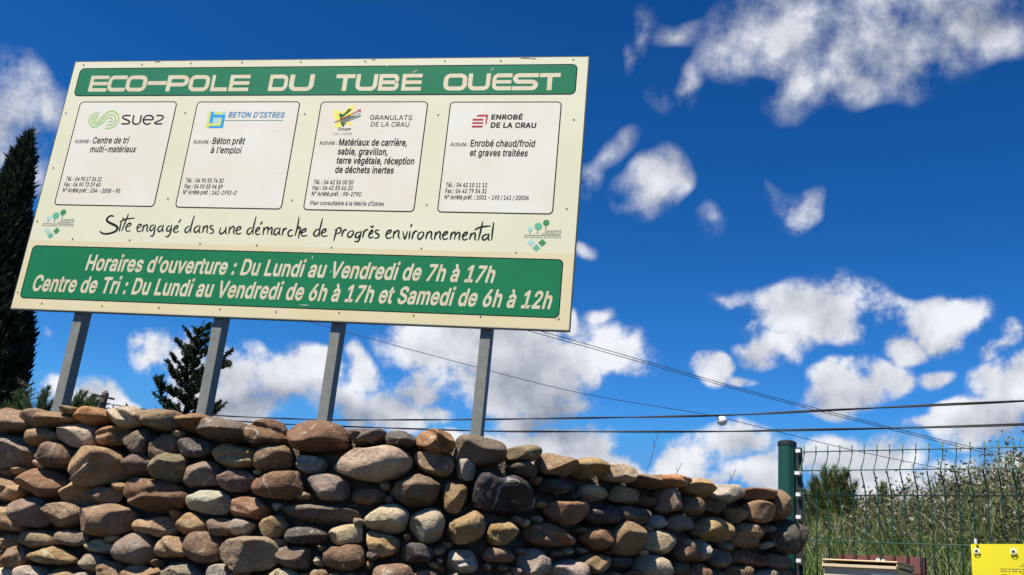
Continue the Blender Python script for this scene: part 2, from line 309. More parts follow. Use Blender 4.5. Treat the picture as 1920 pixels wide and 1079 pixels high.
# cx, cy, w, h, rot (ccw), squareness, tone -- sizes as the angle they fill from the kerb, in 1/1830 rad
ST = [
(-120,800,110,50,0,2.3,'b'),(-95,850,90,54,0,2.4,'t'),(-100,905,110,52,0,2.4,'g'),(-70,955,80,50,0,2.4,'r'),(-90,1010,120,54,0,2.4,'b'),(-50,1060,70,48,0,2.3,'t'),(-200,790,90,50,0,2.3,'t'),(-210,850,120,60,0,2.4,'b'),(-210,925,100,60,0,2.3,'c'),(-200,1000,110,60,0,2.3,'r'),
(-2,783,36,28,0,2.3,'p'),(38,792,74,44,2,2.3,'b'),(84,790,76,38,4,2.2,'t'),(119,790,68,27,8,2.2,'t'),(147,777,42,22,0,2.2,'t'),(181,783,66,32,3,2.2,'o'),(247,785,74,40,-4,2.1,'c'),(310,790,76,44,-5,2.2,'b'),
(89,823,70,36,-6,2.3,'t'),(155,819,70,50,-8,2.3,'c'),(221,820,68,35,10,2.2,'o'),(270,832,58,42,15,2.3,'g'),(117,857,62,48,0,2.4,'b'),(191,876,100,72,12,2.3,'t'),(267,874,60,40,-5,2.4,'p'),
(20,917,70,38,0,2.2,'t'),(144,926,52,52,0,1.9,'t'),(200,930,64,32,0,2.6,'b'),(20,972,68,56,0,3.2,'t'),(69,964,58,56,0,2.3,'m'),(123,966,70,48,0,2.1,'t'),(205,976,102,60,0,2.9,'b'),
(-2,1017,26,26,0,2,'r'),(26,1018,36,28,5,2.2,'t'),(75,1012,68,36,5,2.6,'v'),(138,1011,64,29,0,2.3,'m'),(190,1026,56,26,-6,2.1,'c'),(218,1011,28,15,0,2.2,'y'),(36,1047,54,46,20,2.3,'b'),(0,1051,26,30,0,2.2,'t'),(174,1056,46,34,0,2.2,'g'),(212,1070,42,38,0,2.4,'b'),
(270,1078,76,32,2,2.3,'t'),(15,1082,56,34,0,2.3,'c'),(65,1080,48,38,0,2.2,'G'),(120,1085,54,34,0,2.3,'t'),(163,1083,20,20,0,2.2,'G'),
(368,795,80,34,-3,2.2,'o'),(430,811,98,42,-2,2.4,'p'),(505,816,64,48,0,2.5,'r'),(596,820,122,56,0,2.3,'r'),(315,843,44,62,-32,2.2,'b'),(371,842,66,38,-5,2.1,'d'),(448,858,82,42,-6,2.3,'y'),(387,892,70,46,6,2.4,'m'),(447,903,68,44,-6,2.4,'p'),(519,862,72,44,14,2.3,'t'),(529,913,90,48,3,2.9,'r'),(584,871,54,34,-8,2.3,'G'),
(690,820,70,32,-2,2.6,'p'),(751,826,62,34,3,2.4,'d'),(817,830,72,42,-10,2.7,'o'),(898,849,96,54,-8,3.0,'p'),(816,871,80,46,-12,2.2,'b'),(873,881,37,48,0,2.2,'G'),(976,853,64,32,0,2.1,'v'),(1038,873,70,42,-10,2.4,'t'),(978,882,54,28,-25,2.4,'p'),(1041,912,68,30,-4,2.8,'d'),(850,935,44,62,-8,2.3,'y'),
(470,954,72,40,-6,2.6,'r'),(397,944,80,46,0,2.6,'G'),(297,990,80,38,0,2.2,'t'),(366,986,56,40,0,2.2,'y'),(419,988,48,40,0,2.4,'m'),(461,990,42,31,0,2.3,'G'),(516,987,50,40,22,2.2,'y'),(331,1027,60,44,0,2.3,'t'),(389,1030,61,54,0,2.9,'b'),(473,1041,108,72,14,2.4,'v'),(343,1081,76,50,-4,2.8,'g'),(417,1077,40,42,0,2.4,'G'),(452,1088,42,32,0,2.3,'t'),(535,1086,58,42,0,2.3,'c'),
(692,930,64,30,2,2.5,'b'),(575,1007,76,34,-2,2.3,'d'),(649,1004,64,36,2,2.9,'c'),(649,1045,78,46,0,3.4,'b'),(555,1047,68,44,-6,2.3,'p'),(730,976,84,50,6,2.3,'c'),(801,986,64,66,0,2.3,'c'),(782,1038,60,38,-6,2.3,'d'),(938,1000,56,44,-14,2.2,'y'),(867,1054,58,48,0,2.4,'G'),(931,1041,60,30,0,2.3,'b'),(997,1060,52,56,0,2.4,'g'),(1060,1076,70,52,-8,2.4,'G'),(738,1082,86,48,0,2.6,'b'),(663,1083,26,18,0,2.2,'y'),(800,1085,52,30,0,2.3,'b'),(849,1080,18,16,0,2.2,'c'),(949,1085,20,22,0,2.2,'t'),(600,1080,34,26,0,2.2,'b'),(700,1043,22,18,0,2.2,'d'),
(1097,879,62,38,-4,2.3,'y'),(1151,888,56,35,-16,2.3,'c'),(1108,925,50,33,-8,2.2,'c'),(1205,904,60,27,-6,2.4,'b'),(1248,904,64,27,-6,2.2,'o'),(1167,930,55,34,-10,2.5,'v'),(1210,941,31,19,-15,2.3,'r'),(1244,939,39,50,0,2.3,'m'),(1123,968,60,36,0,2.3,'d'),(1182,967,62,35,-8,2.3,'p'),(1229,978,40,25,0,2.3,'G'),(1166,1010,60,62,0,2.7,'t'),(1113,1010,52,40,-8,2.3,'r'),(1229,1018,56,46,0,2.3,'c'),(1106,1057,53,39,0,2.3,'t'),(1158,1055,48,23,-8,2.3,'d'),(1218,1066,66,46,-14,2.3,'c'),(1277,1029,36,52,18,2.3,'b'),(1304,1034,30,44,22,2.2,'g'),(1266,1067,31,27,0,2.2,'p'),(1300,1078,46,38,0,2.3,'r'),(1188,1080,36,26,0,2.2,'b'),
(1303,916,52,32,-15,2.3,'y'),(1356,926,70,37,-9,2.3,'G'),(1411,928,60,24,-4,2.5,'r'),(1447,950,33,56,8,2.4,'b'),(1290,949,39,37,0,2.3,'b'),(1332,949,48,29,-6,2.2,'r'),(1372,966,34,28,-10,2.2,'t'),(1410,958,48,41,-4,2.4,'t'),(1270,982,43,34,0,2.3,'g'),(1333,995,68,46,-6,2.3,'y'),(1397,1005,62,48,-2,2.6,'t'),(1464,1008,46,66,6,2.6,'d'),(1340,1046,52,33,-10,2.3,'m'),(1399,1048,76,32,-8,2.4,'r'),(1456,1054,46,32,-8,2.3,'v'),(1383,1076,52,36,-6,2.3,'b'),(1432,1083,52,32,0,2.4,'g'),(1464,1086,40,36,0,2.4,'b'),(1340,1083,36,30,0,2.4,'p')]  # dark brown stone at the fence end: its shade is painted into the tone
PG = [
([(-22,818),(12,815),(30,822),(55,823),(72,838),(81,868),(60,881),(-22,878)],'g'),
([(46,905),(65,892),(88,881),(103,883),(120,895),(138,905),(128,920),(108,936),(85,938),(62,926)],'r'),
([(232,927),(240,905),(255,896),(290,899),(325,905),(350,918),(357,934),(346,953),(325,965),(290,961),(250,948)],'r'),
([(56,1045),(80,1034),(110,1024),(130,1034),(152,1047),(153,1056),(115,1060),(75,1055)],'y'),
([(217,1040),(226,1018),(248,1004),(268,1001),(285,1017),(297,1033),(286,1050),(265,1061),(240,1062),(224,1053)],'g'),
([(292,886),(305,867),(325,853),(342,846),(351,862),(355,880),(351,895),(340,907),(320,904),(302,898)],'v'),
([(621,880),(630,867),(650,852),(668,842),(695,845),(728,842),(755,846),(770,856),(777,868),(768,884),(745,898),(710,906),(670,899),(638,890)],'c'),
([(875,937),(884,905),(896,883),(915,886),(940,896),(960,893),(985,907),(996,930),(1002,947),(995,959),(970,968),(930,963),(893,956),(880,947)],'k'),
([(731,927),(748,905),(783,888),(810,896),(828,912),(821,932),(805,949),(780,952),(752,945)],'b'),
([(527,948),(535,943),(565,943),(600,948),(640,951),(667,956),(681,966),(679,976),(650,981),(615,986),(570,979),(540,966)],'p'),
([(577,900),(590,890),(620,887),(641,895),(655,908),(653,930),(640,939),(605,937),(589,920)],'g'),
([(686,998),(694,994),(715,1003),(735,1007),(749,1016),(751,1026),(739,1041),(718,1048),(700,1044),(689,1028)],'y'),
([(834,995),(842,977),(865,970),(880,960),(889,956),(902,966),(907,985),(905,1006),(890,1019),(865,1023),(843,1018)],'t'),
([(1013,947),(1025,941),(1060,942),(1089,941),(1094,956),(1088,971),(1072,983),(1052,987),(1035,979),(1021,965)],'r'),
([(984,996),(995,984),(1020,979),(1040,984),(1062,1000),(1078,1012),(1070,1024),(1030,1027),(1000,1023),(986,1013)],'r')]
_ico = bmesh.new(); bmesh.ops.create_icosphere(_ico, subdivisions=5, radius=1)
ICO_V = np.array([v.co[:] for v in _ico.verts]); ICO_F = np.array([[v.index for v in f.verts] for f in _ico.faces]); _ico.free()
_ico = bmesh.new(); bmesh.ops.create_icosphere(_ico, subdivisions=4, radius=1)
ICO4_V = np.array([v.co[:] for v in _ico.verts]); ICO4_F = np.array([[v.index for v in f.verts] for f in _ico.faces]); _ico.free()
def smooth_poly(pg, n=72):
    pg = np.array(pg, float); pg = np.vstack([pg, pg[:1]]); s = np.r_[0, np.cumsum(np.hypot(*np.diff(pg, axis=0).T))]
    u = np.linspace(0, s[-1], n, endpoint=False); q = np.c_[np.interp(u, s, pg[:, 0]), np.interp(u, s, pg[:, 1])]
    for _ in range(3): q = .25 * np.roll(q, 1, 0) + .5 * q + .25 * np.roll(q, -1, 0)
    return q
def stone_mesh(outline, tone, seed, coping):
    r = np.random.default_rng(seed)
    c = outline.mean(0); hit, tn, n = wall_hit(*c)
    P0 = hit + n * 0.02
    loc = np.array([on_plane(x, y, P0, n) - P0 for x, y in outline])
    pl = np.c_[loc @ tn, loc[:, 2]]; th = np.arctan2(pl[:, 1], pl[:, 0]); R = np.hypot(pl[:, 0], pl[:, 1])
    o = np.argsort(th); th, R = th[o], R[o]; th = np.r_[th[-1] - 2 * np.pi, th, th[0] + 2 * np.pi]; R = np.r_[R[-1], R, R[0]]
    w, h = np.ptp(pl[:, 0]), np.ptp(pl[:, 1]); size = min(w, h)
    V, F = (ICO_V, ICO_F) if w * h > .009 else (ICO4_V, ICO4_F)
    d = np.clip(.74 * size, .035, .13) * r.uniform(.9, 1.12)
    if coping: d = max(d, .10)
    rho = np.hypot(V[:, 0], V[:, 2]); ang = np.arctan2(V[:, 2], V[:, 0])
    e = r.uniform(.72, .98); rr = rho ** e; dd = np.sign(V[:, 1]) * np.abs(V[:, 1]) ** r.uniform(.75, 1.0)
    Rv = np.interp(ang, th, R)
    Q = np.c_[np.cos(ang) * rr * Rv, dd * d, np.sin(ang) * rr * Rv]
    # worn facets
    hw = np.array([w / 2, d, h / 2])
    for k in range(r.integers(2, 6)):
        m = r.normal(size=3); m[1] = abs(m[1]) * .9 + .25; m = m / np.linalg.norm(m); q = (Q / hw) @ m; lim = r.uniform(.58, .86)
        if abs(m[1]) < .5: lim = max(lim, .86)
        ex = q - lim; sft = r.choice([.012, .05, .14]); ex = np.where(ex > 0, ex - sft * (1 - np.exp(-ex / sft)), 0)
        Q = Q - np.outer(ex, m) * hw
    if r.random() < .35:                               # a dished or ridged face
        k = r.normal(size=2); k /= np.linalg.norm(k); u = (Q[:, 0] * k[0] / hw[0] + Q[:, 2] * k[1] / hw[2]) - r.uniform(-.3, .3)
        Q[:, 1] += np.where(Q[:, 1] > 0, -np.exp(-(u / .22) ** 2) * .22 * d * r.choice([1, -.6]), 0)
    off = r.uniform(-50, 50, 3)
    am = size * r.uniform(.08, .17); rough = r.random() < .38 or tone in 'k'
    fine = size * (.060 if rough else .018)
    D = np.array([mnoise.noise(Vector(p * (2.0 / size * .5) + off)) * am + mnoise.fractal(Vector(p * 34 + off), .8, 2.1, 4) * fine * .5 for p in Q])
    Q = Q + V * D[:, None]
    out = P0 + n * r.uniform(-.008, .022)
    Wd = out + Q[:, :1] * tn - (-Q[:, 1:2]) * n * 1.0 + np.outer(Q[:, 2], [0, 0, 1])
    t = np.array(TONE[tone]) * np.array([1.04, .975, .945]); t = t * r.uniform(.82, 1.2) * (1 + r.normal(0, .025, 3))
    return Wd, F, np.append(np.clip(t, .02, .7), 1.0 if r.random() < .13 or tone == 'k' else 0.0), w * h
stones = []
def ell(cx, cy, w, h, rot, sq):
    a = np.linspace(0, 2 * np.pi, 72, endpoint=False); c, s = np.cos(a), np.sin(a)
    q = np.c_[np.sign(c) * np.abs(c) ** (2 / sq) * w / 2, -np.sign(s) * np.abs(s) ** (2 / sq) * h / 2]
    r_ = np.random.default_rng(int(cx * 7 + cy * 13) % 99991)
    k = 1 + .055 * np.cos(2 * a + r_.uniform(0, 6)) * 0 + .05 * np.cos(3 * a + r_.uniform(0, 6.3)) + .03 * np.cos(4 * a + r_.uniform(0, 6.3)) + .02 * np.cos(5 * a + r_.uniform(0, 6.3))
    q *= k[:, None]; R_ = math.radians(rot); return np.c_[cx + q[:, 0] * math.cos(R_) + q[:, 1] * math.sin(R_), cy - q[:, 0] * math.sin(R_) + q[:, 1] * math.cos(R_)]
def topy(px): return np.interp(px, [a for a, b in TOPPX], [b for a, b in TOPPX])
for i, s in enumerate(ST):
    stones.append(stone_mesh(ell(*s[:6]), s[6], 100 + i, s[1] - topy(s[0]) < 34) + (s,))
for i, (pg, t) in enumerate(PG): stones.append(stone_mesh(smooth_poly(pg), t, 900 + i, False) + ((0, 0),))
# lower courses, below what the photograph shows
lowrows = []
for row, yy in enumerate((1128, 1180, 1236)):
    x = -160 + row * 20
    while x < 1470:
        w = random.uniform(55, 105); lowrows.append((x + w / 2, yy + random.uniform(-6, 6), w, random.uniform(42, 52), random.uniform(-8, 8), 2.4, random.choice('tcorbgGpmyv'))); x += w + 6
for i, s in enumerate(lowrows): stones.append(stone_mesh(ell(*s[:6]), s[6], 2000 + i, False) + (s,))
# small wedge stones pushed into the joints
_all = [(s[0], s[1], s[2] / 2, s[3] / 2) for s in ST] + [(np.mean([q[0] for q in g]), np.mean([q[1] for q in g]), np.ptp([q[0] for q in g]) / 2, np.ptp([q[1] for q in g]) / 2) for g, _ in PG]
rw = random.Random(17); wedge = []
for _ in range(9000):
    x, y = rw.uniform(-60, 1460), rw.uniform(800, 1100)
    if y < topy(x) + 34: continue
    g = min(math.hypot((x - a) / (c + 7), (y - b) / (d + 7)) for a, b, c, d in _all + wedge)
    if g > 1.04: wedge.append((x, y, rw.uniform(6, 12), rw.uniform(5, 9)))
    if len(wedge) > 130: break
for i, (x, y, a, b) in enumerate(wedge): stones.append(stone_mesh(ell(x, y, a * 2, b * 2, rw.uniform(-30, 30), 2.3), rw.choice('tbgcypv'), 5000 + i, False) + ((x, y),))
wall_root = empty('stone_wall', (WALL[56][0], WALL[56][1], 0))
tag(wall_root, 'curved retaining wall of brown river stones set in dark mortar', 'wall')
# mortar core
mb = MB(); npts = len(WALL); rows = 46; fine = 4
path = np.array([WALL[0] + (WALL[-1] * 0)] + [0 * WALL[0]])[:0]
dense = []
for i in range(npts - 1):
    for k in range(fine): dense.append(WALL[i] + (WALL[i + 1] - WALL[i]) * k / fine)
dense.append(WALL[-1]); dense = np.array(dense)
tps = []
for px, py in TOPPX: h_, _, _ = wall_hit(px, py + 13); tps.append((h_[0], h_[2]))
tps = np.array(tps); core = np.zeros((len(dense), rows + 1, 3)); back = []
for i, p in enumerate(dense):
    a, b = dense[max(i - 1, 0)], dense[min(i + 1, len(dense) - 1)]; tn = nrm([*(b - a), 0]); n = np.array([tn[1], -tn[0], 0])
    zt = np.interp(p[0], tps[:, 0], tps[:, 1])
    for j in range(rows + 1):
        z = zt * j / rows; q = np.array([p[0], p[1], z])
        dsp = -.042 + .022 * mnoise.noise(Vector(q * 9)) + .012 * mnoise.noise(Vector(q * 30))
        if i == len(dense) - 1: dsp = -.05
        core[i, j] = q + n * dsp
    back.append((p[0] - n[0] * .34, p[1] - n[1] * .34, zt))
mb.v = [tuple(v) for v in core.reshape(-1, 3)]
mb.f = [(i * (rows + 1) + j, (i + 1) * (rows + 1) + j, (i + 1) * (rows + 1) + j + 1, i * (rows + 1) + j + 1) for i in range(len(dense) - 1) for j in range(rows)]
nb = len(mb.v); mb.v += [(x, y, z) for x, y, z in back] + [(x, y, 0) for x, y, z in back]; nd = len(dense)
for i in range(nd - 1):
    mb.f.append((i * (rows + 1) + rows, (i + 1) * (rows + 1) + rows, nb + i + 1, nb + i)); mb.f.append((nb + i, nb + i + 1, nb + nd + i + 1, nb + nd + i))
mb.f.append(tuple((nd - 1) * (rows + 1) + j for j in range(rows + 1)) + (nb + nd - 1, nb + 2 * nd - 1)); mb.m = [0] * len(mb.f)
mb.build('mortar_core', m_mortar, wall_root)
def np_mesh(name, V, F, mats, tone=None, smooth=True):
    me = bpy.data.meshes.new(name); me.vertices.add(len(V)); me.vertices.foreach_set('co', np.asarray(V, np.float32).ravel())
    k = F.shape[1]; me.loops.add(F.size); me.loops.foreach_set('vertex_index', F.astype(np.int32).ravel()); me.polygons.add(len(F))
    me.polygons.foreach_set('loop_start', np.arange(0, F.size, k, dtype=np.int32)); me.polygons.foreach_set('loop_total', np.full(len(F), k, np.int32))
    if smooth: me.polygons.foreach_set('use_smooth', np.ones(len(F), bool))
    me.update(calc_edges=True)
    for m in mats: me.materials.append(m)
    if tone is not None:
        a = me.color_attributes.new('tone', 'FLOAT_COLOR', 'POINT'); tt = np.asarray(tone, np.float32)
        if tt.ndim == 1: tt = np.tile(tt, (len(V), 1))
        a.data.foreach_set('color', (tt if tt.shape[1] == 4 else np.c_[tt, np.ones(len(tt))]).astype(np.float32).ravel())
    return me
vis = [i for i in range(len(ST) + len(PG)) if not (i < len(ST) and (ST[i][0] < -20))]
order = sorted(vis, key=lambda i: -stones[i][3]); keep = set(order[:100])
rest_v, rest_f, rest_t, base = [], [], [], 0
for i, (V, F, t, ar, s) in enumerate(stones):
    if i in keep:
        me = np_mesh('stone', V, F, [m_stone], t); o = bpy.data.objects.new('stone', me); COL.objects.link(o); o.parent = wall_root; o.matrix_parent_inverse = Matrix.Translation(-wall_root.location)
    else:
        rest_v.append(V); rest_f.append(F + base); rest_t.append(np.tile(t, (len(V), 1))); base += len(V)
me = np_mesh('small_stones', np.vstack(rest_v), np.vstack(rest_f), [m_stone], np.vstack(rest_t)); o = bpy.data.objects.new('small_stones', me); COL.objects.link(o)
o.parent = wall_root; o.matrix_parent_inverse = Matrix.Translation(-wall_root.location); o['kind'] = 'stuff'
#@@REST
wall_root['kind'] = 'thing'

# ------------------------------------------------------------------ billboard
SA = -0.18699; SD = np.array([math.cos(SA), math.sin(SA), 0]); SN = np.array([SD[1], -SD[0], 0])
SCN = at(560, 360, 6.3) * np.array([1, 1, 0]); S0, S1, Z0, Z1 = -1.990, 1.964, 3.338, 5.330
def sp(px, py): p = on_plane(px, py, SCN, SN); return np.array([np.dot(p - SCN, SD), p[2]])
def S3(q, off):
    if 0 < off < .0125: off = .0004 + off * .1          # printed films lie flat on the sheet
    return SCN + SD * q[0] + np.array([0, 0, q[1]]) + SN * off
m_cream = mat('cream_paint', (0.660, 0.620, 0.418), .6, col2=(0.695, 0.669, 0.480), vscale=1.6, spec=.2)
m_tan = mat('yellowed_paint', (0.651, 0.546, 0.304), .6, col2=(0.678, 0.590, 0.370), vscale=2.2, spec=.2)
m_white = mat('aged_white_vinyl', (.70, .625, .49), .6, col2=(.735, .70, .61), vscale=1.7, spec=.2)
m_green = mat('green_vinyl', (0.002, 0.150, 0.055), .6, col2=(0.004, 0.172, 0.067), vscale=2.0, spec=.15)
m_green2 = mat('faded_green_vinyl', (0.003, 0.154, 0.066), .6, col2=(0.011, 0.180, 0.088), vscale=2.5, spec=.15)
m_let = mat('cream_vinyl', (0.616, 0.493, 0.290), .45, col2=(0.634, 0.581, 0.405), vscale=14)
m_black = mat('black_vinyl', (.010, .009, .010), .7, spec=.1)
m_plum = mat('dark_vinyl', (.022, .010, .016), .7, spec=.1)
m_edge = mat('sign_edge', (.03, .035, .03), .6)
m_galv = mat('galvanised_steel', (0.152, 0.152, 0.131), .65, col2=(0.205, 0.205, 0.178), vscale=26, metal=.1, bump=.05)
def flat(n, c, r=.7): return mat(n, c, r, spec=.15)
m_blue = flat('blue_vinyl', (.025, .30, .62)); m_teal = flat('teal_vinyl', (.055, .235, .38)); m_lime = flat('lime_vinyl', (.62, .66, .13))
m_lgreen = flat('light_green_vinyl', (.34, .52, .17)); m_red = flat('red_vinyl', (.40, .040, .055)); m_dgreen = flat('dark_green_vinyl', (.03, .12, .04))
m_yel = flat('yellow_vinyl', (.83, .70, .14)); m_greyv = flat('grey_vinyl', (.22, .22, .22)); m_c1 = flat('pale_teal_vinyl', (.38, .60, .52)); m_c2 = flat('mid_green_vinyl', (.12, .42, .26)); m_c3 = flat('leaf_green_vinyl', (.05, .24, .09))
board = empty('billboard', tuple(S3((0, 2.0), 0))); tag(board, 'large cream billboard with green bands and four company panels on steel posts', 'billboard')
p = MB(); th = .018
p.box(S3(((S0 + S1) / 2, (Z0 + Z1) / 2), -th / 2), SD * (S1 - S0) / 2, SN * th / 2, np.array([0, 0, (Z1 - Z0) / 2]))
p.build('panel', m_cream, board)
e = MB(); fr = .004
for za in (Z0 + .03, (Z0 + Z1) / 2, Z1 - .05): e.box(S3(((S0 + S1) / 2, za), -th - fr - .001), SD * ((S1 - S0) / 2 - .01), SN * fr, np.array([0, 0, .02]))
for (sa, za, hs, hz) in ((S0 - .004, (Z0 + Z1) / 2, .004, (Z1 - Z0) / 2 + .008), (S1 + .004, (Z0 + Z1) / 2, .004, (Z1 - Z0) / 2 + .008)):
    e.box(S3((sa, za), -th / 2 - .002), SD * hs, SN * th / 2, np.array([0, 0, hz]))
for za in (Z0 - .004, Z1 + .004): e.box(S3(((S0 + S1) / 2, za), -th / 2 - .002), SD * ((S1 - S0) / 2 - .001), SN * th / 2, np.array([0, 0, .004]))
e.build('backing_frame', m_edge, board)
for px, py in ((139, 585.7), (401.5, 596.7), (623, 606), (904.2, 616.7)):
    q = sp(px, py); s = q[0] + .018
    pm = MB(); zt = Z1 - .12; off = -th - 2 * fr - .003
    pm.box(S3((s, (zt + 1.6) / 2), off - .05), SD * .035, SN * .05, np.array([0, 0, (zt - 1.6) / 2]))
    po = pm.build('post', m_galv, board)
    bv = po.modifiers.new('bevel', 'BEVEL'); bv.width = .004; bv.segments = 2
